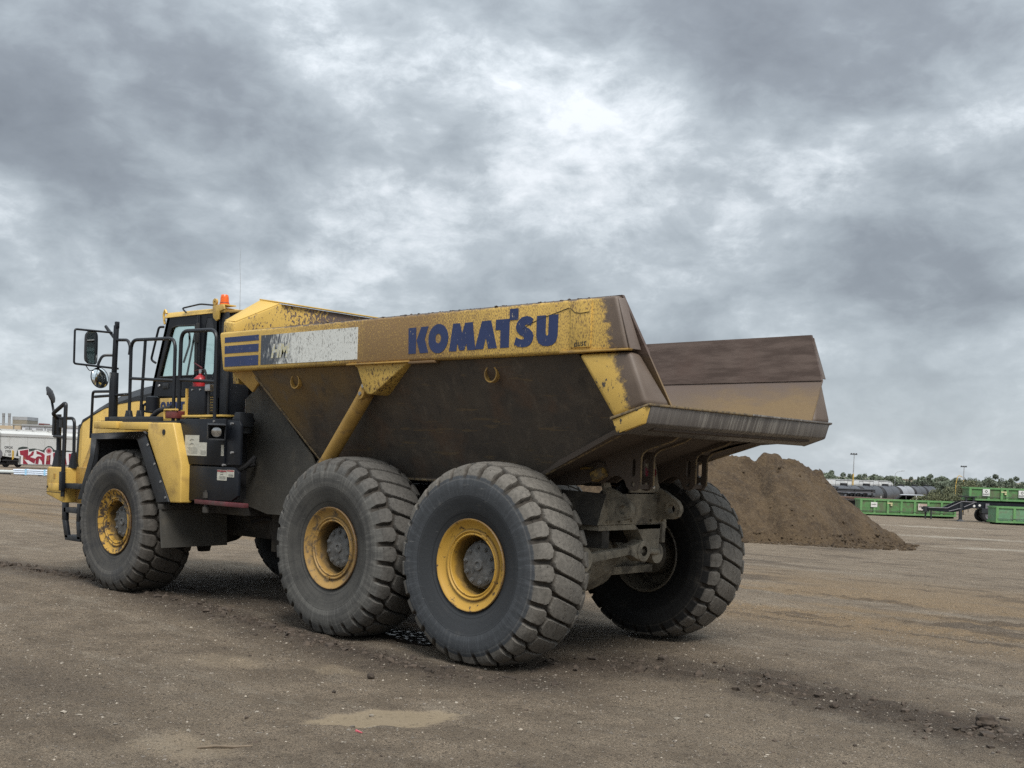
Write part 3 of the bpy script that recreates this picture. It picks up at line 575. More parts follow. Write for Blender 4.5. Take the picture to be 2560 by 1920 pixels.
cx = rng.uniform(-6.5, 7.5, 90000); cy = rng.uniform(-5, 6.4, 90000)
P = scatter((cx, cy), lambda m_, s_: .26 * (1 - .8 * s_)); S = np.minimum(.0046 * np.exp(.5 * rng.normal(size=len(P))), .020)
h_ = len(P) // 2
o = rocks('gravel', P[:h_], S[:h_], 'pale_stone', .6); o['label'] = 'pale pebbles scattered over the dirt yard'
o = rocks('gravel', P[h_:], S[h_:], 'grey_stone', .6); o['label'] = 'grey brown grit scattered over the dirt yard'
# crumbs at the foot and on the face of the heap
lx = rng.uniform(-4.5, 2.75, 2600); dd = rng.uniform(-4.6, .4, 2600)
hz = np.interp(lx, la, np.arange(260)).astype(int).clip(1, 258); hd_ = np.interp(dd, de, np.arange(200)).astype(int).clip(1, 198)
zz = np.maximum(hgt[hz, hd_], gg[hz, hd_]); P = np.stack([wx[hz, hd_] + rng.uniform(-.03, .03, 2600), wy[hz, hd_] + rng.uniform(-.03, .03, 2600), zz], -1)
keep = ((zz < -.15) | (rng.random(2600) < .03)) & (lx < 2.9 + .42 * dd); P = P[keep]
o = rocks('soil_crumbs', P, np.minimum(.035 * np.exp(.5 * rng.normal(size=len(P))), .12), 'soil', .75); o['label'] = 'soil lumps rolled down the heap'
def clod(name, x, y, r, mat, seed, flat=.85, lift=.75):
    rr = np.random.default_rng(seed); V = ICO2V.copy(); nn = np.zeros(len(V))
    for k in range(7):
        a = rr.normal(size=3); nn += .5 ** (k // 2) * np.sin(V @ a * (2 + 1.6 * k) + rr.random() * 6)
    V = V * (1 + .10 * nn[:, None]) * [1.1 * r, r, flat * r]; me = np_mesh(name, V, ICO2F, sm=False)
    o = link(name, me, mat); o.location = (x, y, surf(x, y) + r * flat * lift); return o
tag(clod('dirt_clod', -4.06, .365, .068, 'clod', 3), 'round brown dirt clod by itself on the gravel at lower right', 'clod')
for i, (x, y, r, lb) in enumerate(((.05, 2.72, .030, 'dark lump of mud lying in front of the nearest wheel'), (-3.0, .62, .03, 'flat brown lump at the edge of the muddy wheel track'))):
    tag(clod('dirt_clod', x, y, r, 'clod', 11 + i), lb, 'clod')
for i, (x, y, r, lb) in enumerate(((-2.0, 2.55, .016, 'white pebble alone on the grey foreground gravel'), (-2.55, 1.75, .020, 'pale flat stone in the gravel left of the round clod'), (-.92, 3.55, .016, 'cream pebble lying on the pale silt patch'))):
    tag(clod('stone', x, y, r, 'pale_stone', 31 + i, .6), lb, 'stone')
plain('pink', (0.62, 0.13, 0.16), .5); plain('wood', (0.17, 0.13, 0.09), .8)
tag(MB().hexa([(-.03, -.006, 0), (.03, -.004, 0), (.03, .006, 0), (-.03, .004, 0)], [(-.03, -.006, .004), (.03, -.004, .012), (.03, .006, .010), (-.03, .004, .006)]).build('plastic_scrap', 'pink'), 'thin pink plastic scrap at the edge of the silt patch', 'scrap').location = (-1.264, 3.958, surf(-1.264, 3.958) + .002)
tw = MB().tube([(-.16, 0, .008), (-.05, .02, .012), (.06, .0, .012), (.17, .03, .010)], [.007, .009, .010, .006], 6).build('twig', 'wood')
tag(tw, 'bare brown twig lying on the dirt at lower left', 'twig'); tw.location = (-1.0, 4.81, surf(-1.0, 4.81)); tw.rotation_euler = (0, 0, R_(-130))
# wet patch between the two near wheels
n = newmat('puddle_water'); n.set(n.b, 'Base Color', (0.014, 0.011, 0.009)); n.set(n.b, 'Roughness', n.ramp(n.noise(n.o, 16, 6, .65), .50, .62, .95, .25)); n.set(n.b, 'Specular IOR Level', n.ramp(n.noise(n.o, 16, 6, .65), .50, .66, .02, .30)); bump(n, n.noise(n.o, 20, 5), .5, .012)
pl = [];
for k in range(40):
    a = 2 * math.pi * k / 40; r = 1 + .22 * math.sin(3 * a + 1) + .15 * math.sin(7 * a) + .1 * math.sin(11 * a + 2); pl.append((1.40 + .62 * r * math.cos(a), 1.05 + .24 * r * math.sin(a)))
o = MB().prism(pl, 'z', -.03, .003).build('puddle', 'puddle_water'); o['kind'] = 'structure'; o['label'] = 'dark wet puddle between the two near rear wheels'
# ================================================================== THE DUMP TRUCK
truck = empty('dump_truck'); tag(truck, 'big yellow articulated dump truck parked on the dirt, muddy body and six wheels', 'dump truck')
AX = (0.0, 1.97, 6.32); ZR = 0.87

# ---- wheels: one tyre / rim / hub mesh each, shared
def tyre_mesh():
    key = [(-.275, .405), (-.288, .43), (-.302, .47), (-.330, .53), (-.352, .60), (-.363, .67), (-.363, .74), (-.354, .79), (-.340, .83), (-.320, .864), (-.288, .890), (-.235, .910), (-.12, .928), (0, .934)]
    key = key + [(-a, b) for a, b in key[-2::-1]]
    key = np.array(key); dl = np.concatenate([[0], np.cumsum(np.hypot(*np.diff(key, axis=0).T))])
    t = np.concatenate([np.linspace(0, .28, 12), np.linspace(.29, .71, 84)[0:] * 1.0, np.linspace(.72, 1, 12)]) * dl[-1]
    y = np.interp(t, dl, key[:, 0]); r = np.interp(t, dl, key[:, 1])
    k = np.array([1, 2, 3, 2, 1.]) / 9
    ys_ = np.convolve(np.pad(y, 2, 'edge'), k, 'valid'); rs_ = np.convolve(np.pad(r, 2, 'edge'), k, 'valid'); ys_[[0, -1]] = y[[0, -1]]; rs_[[0, -1]] = r[[0, -1]]
    y, r = ys_, rs_
    side = (np.abs(y) > .28) & (r < .80)       # raised rings on the sidewall
    ringo = .008 * np.exp(-((r - .778) / .014) ** 2) - .005 * np.exp(-((r - .62) / .008) ** 2) + .007 * np.exp(-((r - .475) / .014) ** 2)
    ty = np.gradient(y); tr = np.gradient(r); L = np.hypot(ty, tr); ny_, nr_ = -tr / L * -1, ty / L   # outward normal in (y, r)
    ny_ = -tr / L; nr_ = ty / L
    NL = 29; M = NL * 24; th = np.arange(M) / M * 2 * np.pi; a = (th / (2 * np.pi) * NL)[:, None]
    yy = y[None, :]; rr = r[None, :]; ay = np.abs(yy); sg = np.sign(yy)
    jit = .05 * np.sin(np.floor(a) * 2.7)
    fr = lambda q: q - np.floor(q)
    st = lambda x, w_: np.clip(x / w_ + .5, 0, 1)
    tri = lambda q: np.abs(2 * fr(q) - 1) * 2 - 1
    ph = np.where(sg > 0, 0.0, .5)
    f = fr(a + ph + .35 * np.clip(ay - .20, 0, 1)); hw = .385 - 2.6 * np.clip(.250 - ay, 0, .05) - .35 * np.clip(ay - .315, 0, .2)
    sh = st(hw - np.abs(f - .5), .055)
    f2 = fr(a + .25 + 1.9 * yy); ce = st(.445 - np.abs(f2 - .5) - 1.1 * np.clip(ay - .13, 0, .1), .05)
    zig = .205 + .014 * tri(a + ph); gcirc = st(np.abs(ay - zig) - .0115, .010)
    gcen = 1 - .35 * (1 - st(np.abs(yy - .018 * tri(a)) - .002, .006))
    sipe = 1.0
    mask = np.where(ay > zig, sh, ce * sipe) * gcirc * gcen
    depth = np.where(ay > zig, .044, .040) * np.clip((rr - .790) / .055, 0, 1)
    depth = np.where(rr < .79, 0, depth)
    off = -depth * (1 - mask) + ringo[None, :] * np.ones_like(a)
    off = off + np.where(rr > .86, .004 * np.sin(3 * a + 11 * yy) * np.sin(1.7 * a), 0)
    YY = yy + off * ny_[None, :]; RR = rr + off * nr_[None, :]
    Xc = RR * np.cos(th)[:, None]; Zc = RR * np.sin(th)[:, None]
    # loaded contact patch: flatten, bulge the wall a little above it
    bul = np.exp(-((th - 1.5 * np.pi) / .45) ** 2)[:, None] * np.exp(-((rr - .70) / .12) ** 2)
    YY = YY + sg * .022 * bul
    Zc = np.where(Zc < -ZR + .004, -ZR + .004 + (Zc + ZR - .004) * .10, Zc)
    V = np.stack([Xc, YY, Zc], -1); m, k2 = Xc.shape; ii = np.arange(m * k2).reshape(m, k2); jj = np.roll(ii, -1, 0)
    Q = np.stack([ii[:, :-1], ii[:, 1:], jj[:, 1:], jj[:, :-1]], -1).reshape(-1, 4)[:, ::-1]
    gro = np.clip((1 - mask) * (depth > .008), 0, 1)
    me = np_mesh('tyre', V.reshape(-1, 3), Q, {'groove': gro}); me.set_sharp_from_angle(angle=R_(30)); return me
TY = tyre_mesh()
rimb = MB(); rimb.lathe([(.262, .402), (.284, .416), (.300, .419), (.307, .412), (.304, .402), (.292, .392), (.270, .362), (.256, .335), (.254, .322), (.262, .320), (.272, .314), (.272, .304), (.262, .298), (.258, .290), (.264, .284), (.266, .276), (.258, .268), (.060, .264), (.0, .256), (.0, .12)], 64)
rimb.lathe([(0., .16), (-.03, .335), (-.15, .365), (-.285, .385), (-.300, .395), (-.308, .410), (-.302, .419), (-.285, .417), (-.262, .402)], 64)
rimb.lathe([(-.06, .0), (-.06, .24), (-.20, .22), (-.24, .17), (-.36, .15)], 32)
a0 = R_(118)
for da in (-.035, .035):
    rimb.box(*[v for v in (.0,) * 0] or (0, 0, 0, 0, 0, 0)) if False else None
rimb.prism([(math.cos(t) * q, math.sin(t) * q) for q, t in ((.293, a0 - .10), (.326, a0 - .06), (.330, a0 + .05), (.296, a0 + .12))], 'y', .258, .279)
RIM = rimb.build('rim', 'rim_yellow', smooth=40).data
hb = MB(); hb.lathe([(.0, .215), (.125, .215), (.130, .205), (.168, .200), (.176, .190), (.178, .055), (.196, .050), (.198, .030), (.186, .026), (.186, .0)], 40)
for k in range(10):
    a = 2 * math.pi * (k + .3) / 10; p = (.163 * math.cos(a), .163 * math.sin(a)); hb.cyl((p[0], .17, p[1]), (p[0], .190, p[1]), .022, n=10); hb.cyl((p[0], .19, p[1]), (p[0], .200, p[1]), .012, n=6)
for k in range(20):
    a = 2 * math.pi * (k + .5) / 20; p = (.207 * math.cos(a), .207 * math.sin(a)); hb.cyl((p[0], .10, p[1]), (p[0], .137, p[1]), .013, n=6)
hb.tube([(.05, .18, -.05), (.075, .181, -.09), (.095, .181, -.05)], .004, 4)
HUB = hb.build('hub', 'hub_grey', smooth=40).data
for o in [o for o in COL.objects if o.data in (RIM, HUB)]: bpy.data.objects.remove(o)
def setmat(o, m): o.material_slots[0].link = 'OBJECT'; o.material_slots[0].material = MATS[m]
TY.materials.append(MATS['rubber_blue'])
for i, x in enumerate(AX):
    for s in (1, -1):
        wh = empty('wheel', (x, 1.35 * s, ZR), 0 if s > 0 else math.pi, truck)
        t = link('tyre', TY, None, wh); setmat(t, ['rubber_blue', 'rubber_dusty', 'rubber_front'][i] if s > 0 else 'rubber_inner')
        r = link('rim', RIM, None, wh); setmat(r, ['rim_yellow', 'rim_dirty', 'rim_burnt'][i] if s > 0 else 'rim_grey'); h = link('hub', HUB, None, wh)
        if s > 0: r.rotation_euler = (0, (0, R_(-160), R_(40))[i], 0); h.rotation_euler = (0, (0, 1.1, 2.0)[i], 0)

# ---- dump body (shell, rails, tail)
FLS = .369
wall_y = lambda z: .95 + .559 * (z - 1.70)
bed = MB()      # floor + underside + front slope
sec = [(-1.72, 2.235, 1.35, 2.10), (-1.24, 2.10, 1.25, 2.055), (-.32, 1.78, .98, 1.722), (.035, 1.66, .91, 1.60), (2.92, 1.66, .89, 1.60), (3.10, 1.90, 1.04, 1.86), (3.62, 2.66, 1.45, 2.62), (4.12, 3.17, 1.50, 2.74)]
for (xa, za, ya, ba), (xb, zb, yb, bb) in zip(sec[:-1], sec[1:]):
    bed.hexa([(xa, -ya, ba), (xb, -yb, bb), (xb, yb, bb), (xa, ya, ba)], [(xa, -ya, za), (xb, -yb, zb), (xb, yb, zb), (xa, ya, za)])
body = bed.build('dump_body', 'underside', truck)
for s in (1, -1):
    W = lambda x, z, o=0.0: (x, s * (wall_y(z) + o), z)
    pts = [(3.60, 2.722), (3.07, 1.85), (2.90, 1.59), (.035, 1.59), (-1.24, 2.06), (-1.52, 2.17), (-1.05, 2.722)]
    MB().hexa([W(x, z, 0) for x, z in pts], [W(x, z, -.03) for x, z in pts]).build('side_wall', 'body_dirt', body)
    e_ = MB(); ed = [(3.56, 2.655), (3.07, 1.85), (2.90, 1.59), (.035, 1.59), (-1.24, 2.06), (-1.53, 2.17)]
    for (xa, za), (xb, zb) in zip(ed[:-1], ed[1:]):
        e_.tube([W(xa, za, .005), W(xb, zb, .005)], .014, 6)
    e_.build('floor_edge', 'edge_weld', body)
    dx_ = -.0 if s > 0 else -.125
    a = [(4.055, s * 1.60, 2.725), (-1.612 + dx_, s * 1.60, 2.725), (-1.625 + dx_, s * 1.47, 2.725), (4.03, s * 1.47, 2.725)]
    b = [(4.14, s * 1.60, 3.170), (-1.473 + dx_, s * 1.60, 3.170), (-1.500 + dx_, s * 1.515, 3.172), (4.10, s * 1.49, 3.172)]
    MB().hexa(a, b).build('side_rail', 'rail_yellow', body, bevel=.028, seg=3)
    # bare steel cap closing the tail end of the rail
    MB().hexa([(-1.612 + dx_ - .004, s * 1.585, 2.735), (-1.628 + dx_ - .004, s * 1.46, 2.735), (-1.628 + dx_ - .022, s * 1.46, 2.735), (-1.612 + dx_ - .022, s * 1.585, 2.735)],
              [(-1.473 + dx_ - .008, s * 1.58, 3.150), (-1.502 + dx_ - .006, s * 1.525, 3.155), (-1.502 + dx_ - .020, s * 1.525, 3.150), (-1.473 + dx_ - .022, s * 1.58, 3.145)]).build('rail_cap', 'bare_steel', body, bevel=.006)
    # wear liner on the inside
    IN = lambda x, z, o=0.0: (x, s * ((1.42 + (z - 2.71) * (.095 / .46) if z > 2.71 else 1.42 - (2.71 - z) * .50) + o), z)
    tp = [(4.0, 3.180), (-1.495 + dx_, 3.180), (-1.70 + dx_ * .8, 2.71), (3.7, 2.71)]
    MB().hexa([IN(x, z, -.012) for x, z in tp], [IN(x, z, .02) for x, z in tp]).build('wear_liner', 'liner_top', body)
    lp = [(3.7, 2.71), (-1.70 + dx_ * .8, 2.71), (-1.80, 2.30), (-.32, 1.76), (3.0, 1.70)]
    MB().hexa([IN(x, z, 0) for x, z in lp], [IN(x, z, .02) for x, z in lp]).build('wear_liner', 'liner_low', body)
    # tail gusset post
    gp = [(-1.10, 2.715), (-1.637 + dx_ * .6, 2.715), (-1.822, 2.292), (-1.492, 2.180)]
    MB().hexa([(x, s * 1.600, z) for x, z in gp], [(x, s * (1.450 if z > 2.5 else 1.25), z) for x, z in gp]).build('tail_gusset', 'gusset_yellow', body, bevel=.045, seg=3)
    MB().prism([(-.93, 2.722), (-1.63 + dx_ * .5, 2.722), (-1.64 + dx_ * .5, 2.738), (-.93, 2.744)], 'y', s * 1.56, s * 1.622).build('tail_strip', 'yellow_dusty', body, bevel=.004)
    # lifting cylinder bracket, welded pad and eyes on the wall
    bp = [(1.80, 2.722), (.97, 2.722), (1.02, 2.690), (1.44, 2.442), (1.50, 2.422), (1.57, 2.430), (1.62, 2.49), (1.72, 2.69)]
    MB().hexa([(x, s * 1.575, z) for x, z in bp], [(x, s * (wall_y(z) - .02), z) for x, z in bp]).build('cylinder_bracket', 'bracket_yellow', body, bevel=.022)
    MB().box(.93, 1.84, s * 1.575, s * 1.618, 2.716, 2.732).build('bracket_plate', 'yellow_dusty', body, bevel=.004)
    MB().box(.58, .93, s * 1.53, s * 1.615, 2.700, 2.724).build('stop_pad', 'rim_dirty', body, bevel=.005)
    for ex in (2.86, -.02):
        c_ = [(ex + .078 * math.cos(t), 2.59 + .078 * math.sin(t)) for t in np.linspace(0, 2 * math.pi, 25)[:-1]]
        h_ = [(ex + .066 * math.cos(t), 2.59 + .066 * math.sin(t)) for t in np.linspace(0, 2 * math.pi, 25)[:-1]]
        MB().prism(c_, 'y', s * 1.43, s * 1.480, holes=[h_]).build('lifting_eye', 'yellow_dusty', body)
    # front cheek plates below the rail
    MB().hexa([(4.02, s * 1.50, 2.73), (3.56, s * 1.50, 2.73), (3.54, s * 1.46, 2.60), (3.66, s * 1.46, 2.49)], [(4.02, s * 1.47, 2.73), (3.56, s * 1.47, 2.73), (3.54, s * 1.43, 2.60), (3.66, s * 1.43, 2.49)]).build('cheek_plate', 'yellow_dusty', body, bevel=.004)
# tail lip
lip = MB(); lp = [(-1.830, 2.282), (-1.790, 2.142), (-1.540, 2.060), (-1.495, 2.165)]
lip.hexa([(-1.80, 1.590, 2.278), (-1.765, 1.565, 2.142), (-1.537, 1.598, 2.062), (-1.492, 1.600, 2.172)], [(-1.83, 1.50, 2.286), (-1.79, 1.48, 2.146), (-1.537, 1.48, 2.062), (-1.492, 1.50, 2.172)])
MB().prism(lp, 'y', -1.555, 1.555).build('tail_lip', 'lip_steel', body, bevel=.012)
for s in (1, -1):
    MB().hexa([(-1.828, s * 1.556, 2.282), (-1.788, s * 1.556, 2.142), (-1.540, s * 1.556, 2.060), (-1.495, s * 1.556, 2.165)], [(-1.800, s * 1.602, 2.276), (-1.762, s * 1.590, 2.135), (-1.537, s * 1.604, 2.058), (-1.490, s * 1.606, 2.170)]).build('lip_end', 'lip_side' if s > 0 else 'lip_steel', body, bevel=.006)
    MB().hexa([(-1.850, s * .0, 2.284), (-1.835, s * 1.60, 2.284), (-1.480, s * 1.625, 2.170), (-1.46, 0, 2.170)], [(-1.850, s * .0, 2.302), (-1.838, s * 1.60, 2.302), (-1.476, s * 1.625, 2.190), (-1.45, 0, 2.190)]).build('lip_flange', 'edge_weld' if s > 0 else 'lip_steel', body, bevel=.003)
# headboard and spill guard
ol = [(1.44, 3.13), (1.436, 3.293), (.787, 3.598), (-.787, 3.598), (-1.436, 3.293), (-1.44, 3.13)]
MB().hexa([(4.10, y, z) for y, z in ol], [(4.34, y * .985, z + .035) for y, z in ol]).build('headboard', 'headboard_yellow', body, bevel=.012)
MB().hexa([(4.11, 1.405, 3.305), (4.11, .80, 3.590), (4.36, .90, 3.636), (4.37, 1.36, 3.338)], [(4.11, 1.415, 3.320), (4.11, .80, 3.606), (4.37, .90, 3.652), (4.39, 1.37, 3.352)]).build('spill_guard', 'hood_yellow', body, bevel=.004)
MB().hexa([(4.06, -.86, 3.602), (4.06, .78, 3.602), (4.37, .905, 3.648), (4.37, -.92, 3.648)], [(4.06, -.86, 3.618), (4.06, .78, 3.618), (4.38, .91, 3.668), (4.38, -.92, 3.668)]).build('spill_edge', 'hood_yellow', body, bevel=.004)
hp = [(1.44, 3.14), (.9, 3.14), (-.9, 3.14), (-1.44, 3.14), (-1.40, 2.60), (1.40, 2.60)]
MB().hexa([(4.02, y, z) for y, z in hp], [(4.13, y, z) for y, z in hp]).build('headboard', 'headboard_yellow', body)
# patch plate, lettering, stripes and stickers on the near rail
MB().box(-1.245, -1.035, 1.595, 1.616, 2.765, 3.145).build('patch_plate', 'rail_yellow', body, bevel=.003)
LET = {'K': [[(.948, 3.04), (.843, 3.041), (.84, 2.795), (.94, 2.796)], [(.774, 3.042), (.676, 3.043), (.724, 2.923), (.67, 2.797), (.782, 2.796), (.833, 2.918)]],
 'M': [[(.353, 3.048), (.265, 3.048), (.234, 2.954), (.2, 3.047), (.105, 3.049), (.062, 2.796), (.159, 2.798), (.176, 2.86), (.201, 2.799), (.262, 2.8), (.29, 2.868), (.302, 2.793), (.395, 2.797)]],
 'A': [[(-.011, 3.049), (-.121, 3.05), (-.2, 2.801), (-.098, 2.8), (-.065, 2.9), (-.036, 2.8), (.068, 2.801)]],
 'T': [[(-.182, 3.051), (-.343, 3.051), (-.343, 3.136), (-.442, 3.135), (-.442, 3.037), (-.343, 3.036), (-.342, 2.8), (-.241, 2.8), (-.238, 2.958), (-.18, 2.96)]],
 'U': [[(-.656, 3.055), (-.756, 3.055), (-.756, 2.902), (-.760, 2.888), (-.772, 2.881), (-.784, 2.887), (-.788, 2.903), (-.788, 3.054), (-.891, 3.055), (-.889, 2.873), (-.873, 2.826), (-.835, 2.800), (-.784, 2.792), (-.731, 2.797), (-.682, 2.822), (-.658, 2.867), (-.654, 2.91)]],
 'S': [[(-.616, 3.033), (-.582, 3.053), (-.541, 3.062), (-.491, 3.056), (-.451, 3.033), (-.427, 3.004), (-.419, 2.967), (-.43, 2.935), (-.465, 2.905), (-.499, 2.89), (-.518, 2.879), (-.512, 2.865), (-.492, 2.862), (-.467, 2.867), (-.424, 2.885), (-.402, 2.823), (-.449, 2.802), (-.503, 2.794), (-.553, 2.798), (-.593, 2.818), (-.616, 2.851), (-.621, 2.887), (-.609, 2.919), (-.575, 2.949), (-.537, 2.966), (-.521, 2.979), (-.532, 2.989), (-.557, 2.987), (-.59, 2.974)]]}
for ch in 'KMATSU':
    m_ = MB()
    for p in LET[ch]: m_.prism(p, 'y', 1.597, 1.6035)
    m_.build('lettering', 'decal_blue', body)
MB().prism([(.541 + .131 * math.cos(t), 2.921 + .136 * math.sin(t)) for t in np.linspace(0, 2 * math.pi, 33)[:-1]], 'y', 1.597, 1.6035, holes=[[(.541 + .039 * math.cos(t), 2.923 + .045 * math.sin(t)) for t in np.linspace(0, 2 * math.pi, 25)[:-1]]]).build('lettering', 'decal_blue', body)
for z0, z1 in ((3.046, 3.106), (2.922, 3.008), (2.772, 2.884)):
    MB().prism([(4.010 + (z0 - 2.772) * .03, z0), (3.365, z0), (3.365, z1), (4.010 + (z1 - 2.772) * .03, z1)], 'y', 1.597, 1.6035).build('decal_stripe', 'decal_blue', body)
MB().box(1.690, 3.318, 1.597, 1.6035, 2.772, 3.094).build('sticker', 'decal_white', body)
place_text('lettering', 'HM', .20, 'cream_worn', facing((2.98, 1.6045, 2.905), (-1, 0, 0), (0, 0, 1)), body, shear=.22, offset=.008)
place_text('lettering', 'dust', .075, 'ink', facing((-1.14, 1.6175, 2.797), (-1, 0, .05), (0, 0, 1)), body, shear=.1, ext=.0008)
MB().tube([(-.50, 1.602, 2.955), (-.60, 1.602, 3.00), (-.72, 1.602, 3.035), (-.90, 1.602, 3.075), (-1.00, 1.602, 3.10), (-1.034, 1.618, 3.092), (-1.08, 1.618, 3.055), (-1.14, 1.618, 3.045), (-1.23, 1.618, 3.052)], .0028, 4).build('scratch', 'ink', body)
# dirt left on the rail tops
k = 420; xx = rng.uniform(-1.2, 3.2, k); P = np.stack([xx, rng.uniform(1.50, 1.58, k), np.full(k, 3.172)], -1)
o = rocks('rail_dirt', P, np.minimum(.007 * np.exp(.5 * rng.normal(size=k)), .022), 'clod', .55); o['label'] = 'crumbs of dirt left along the top of the body rail'
# hinge ears and floor ribs under the tail
for s_, (y0, y1, xo) in enumerate(((.65, .45, 0.0), (-.45, -.65, .125))):
    for yy in (y0, y1):
        out = [(-1.115, 1.66), (-1.115, 1.885), (-1.135, 1.925), (-1.18, 1.955), (-1.44, 2.035), (-1.50, 2.075), (-1.53, 2.12), (-1.40, 2.125), (-.32, 1.735), (.30, 1.62), (.30, 1.60), (-.23, 1.60), (-.42, 1.612), (-.55, 1.640), (-.70, 1.640), (-.78, 1.690), (-.84, 1.712), (-.90, 1.708), (-.95, 1.67), (-.975, 1.615), (-1.0, 1.592), (-1.045, 1.580), (-1.09, 1.597), (-1.11, 1.63)]
        out = [(x + xo, z - xo * .0) for x, z in out]
        MB().prism(out, 'y', yy - .014, yy + .014, holes=[slot(-1.04 + xo, 1.735, 1.845, .026), disc(-1.04 + xo, 1.640, .022)]).build('hinge_ear', 'underside', body, bevel=.0)
        MB().tube([(x + xo - .002, yy, z) for x, z in ((-1.115, 1.63), (-1.115, 1.885), (-1.135, 1.925), (-1.18, 1.955), (-1.44, 2.035), (-1.50, 2.075))], .011, 5).build('ear_edge', 'edge_weld', body)
    MB().box(-1.08 + xo, -1.06 + xo, y1 + .014, y0 - .014, 1.60, 1.64).build('ear_web', 'underside', body)
    # bent rib that wraps the floor behind the ears
    MB().prism([(-1.13 + xo, 1.93), (-1.18 + xo, 1.965), (-1.47 + xo, 2.06), (-1.60, 2.085), (-1.60, 2.10), (-1.16 + xo, 2.0)], 'y', y1 + .02, y0 - .02).build('floor_rib', 'underside', body, bevel=.01)
MB().hexa([(-.65, .665, 1.64), (-.78, .665, 1.70), (-.74, .665, 1.79), (-.61, .665, 1.73)], [(-.65, .76, 1.64), (-.78, .76, 1.70), (-.74, .76, 1.79), (-.61, .76, 1.73)]).build('hinge_pin', 'pin_yellow', body, bevel=.02)
MB().cyl((-.70, .66, 1.78), (-.70, .70, 1.78), .05, n=14).build('boss', 'underside', body)
MB().tube([(-.45, .67, 1.765), (-.60, .69, 1.775)], .012, 6).build('pin_lever', 'pin_yellow', body)
# hoist cylinders
for s in (1, -1):
    top = Vector((1.655, s * 1.47, 2.475)); bot = Vector((2.86, s * 1.20, 1.45)); dv = (bot - top).normalized(); hc = empty('hoist_cylinder', top, 0, truck)
    MB().cyl(dv * .04, bot - top, .078, n=24).build('barrel', 'yellow_dusty', hc)
    MB().cyl(dv * .0, dv * .06, .060, n=20).build('end_cap', 'yellow_dusty', hc, bevel=.006)
    MB().prism([(.06 * math.cos(t) + (.05 if abs(t - math.pi) > 1.57 else -.02), .045 * math.sin(t)) for t in np.linspace(0, 2 * math.pi, 21)[:-1]], 'y', .02 * s, .085 * s).build('end_eye', 'yellow_dusty', hc, bevel=.006).rotation_euler = (0, R_(60), 0)
    for yy in (.086, .09): pass
    MB().cyl((-.02, .08 * s, .035), (-.02, .098 * s, .035), .020, n=10).build('bolt', 'bolt', hc); MB().cyl((.025, .08 * s, -.04), (.025, .098 * s, -.04), .020, n=10).build('bolt', 'bolt', hc)
    q = (bot - top) * .77; MB().lathe([(-.018, .082), (-.018, .092), (.018, .092), (.018, .082)], 24, ax='x').build('clamp', 'frame_dark', hc).matrix_local = Matrix.Translation(q) @ dv.to_track_quat('X', 'Z').to_matrix().to_4x4()

# ---- chassis
rf = MB()
for s in (1, -1): rf.box(-.58, 4.05, s * .42 - .06, s * .42 + .06, 1.02, 1.50)
rf.box(.6, 1.3, -.42, .42, 1.0, 1.45); rf.box(3.6, 4.1, -.55, .55, .72, 1.5); rf.box(2.5, 3.7, -.36, .36, .66, 1.2)
rframe = rf.build('rear_frame', 'frame_dark', truck, bevel=.012)
MB().hexa([(-.60, -.565, 1.245), (-.60, .575, 1.240), (-.60, .45, 1.535), (-.60, -.45, 1.535)], [(-.57, -.565, 1.245), (-.57, .575, 1.240), (-.57, .45, 1.535), (-.57, -.45, 1.535)]).build('cross_plate', 'frame_dust', rframe, bevel=.006)
MB().hexa([(-.59, .575, 1.24), (-.1, .66, 1.24), (-.1, .60, 1.56), (-.59, .45, 1.535)], [(-.59, .55, 1.24), (-.1, .62, 1.24), (-.1, .56, 1.56), (-.59, .43, 1.535)]).build('frame_cheek', 'frame_dark', rframe)
MB().box(-.60, .1, -.56, .56, 1.19, 1.238).build('frame_flange', 'frame_dust', rframe)
for yy in (-.48, -.40, -.28, .05, .25, .45): MB().cyl((-.60, yy, 1.275), (-.625, yy, 1.275), .014, n=8).build('bolt', 'frame_dust', rframe)
for k in range(3): MB().tube(fillet([(-.45, .20 - .06 * k, 1.50), (-.50, .10 - .05 * k, 1.62), (-.35, -.15, 1.66 - .03 * k), (-.30, -.6, 1.45)], .1), .014, 6).build('hose', 'interior_dark', rframe)
for yy in (.40, -.41):
    lug = [(-.56, 1.28), (-.79, 1.295), (-.845, 1.32), (-.872, 1.375), (-.868, 1.425), (-.83, 1.475), (-.68, 1.565), (-.56, 1.60)]
    MB().prism(lug, 'y', yy - .030, yy + .030, holes=[disc(-.775, 1.395, .042)]).build('tow_lug', 'frame_dust', rframe, bevel=.0)
    MB().lathe([(-.042, .044), (-.042, .072), (.042, .072), (.042, .044), (-.042, .044)], 20, (-.775, yy, 1.395)).build('lug_boss', 'frame_dust', rframe)
    MB().hexa([(-.60, yy - .06, 1.53), (-.60, yy + .06, 1.53), (-.50, yy + .05, 1.78), (-.50, yy - .05, 1.78)], [(-.56, yy - .06, 1.53), (-.56, yy + .06, 1.53), (-.46, yy + .05, 1.80), (-.46, yy - .05, 1.80)]).build('hinge_stay', 'frame_dust', rframe, bevel=.008)
    MB().lathe([(-.11, .0), (-.11, .10), (.11, .10), (.11, .0)], 20, (-.40, yy, 1.70)).build('hinge_tube', 'frame_dark', rframe)
ped = [(.06, 1.243), (-.02, 1.225), (-.08, 1.18), (-.16, 1.08), (-.27, .965), (-.300, .935), (-.425, .930), (-.470, 1.243)]
MB().prism(ped, 'x', -.60, -.40).build('rod_bracket', 'frame_dust', rframe, bevel=.008)
MB().box(-.61, -.46, -.53, -.472, 1.05, 1.25).build('bracket_plate', 'frame_dust', rframe, bevel=.004)
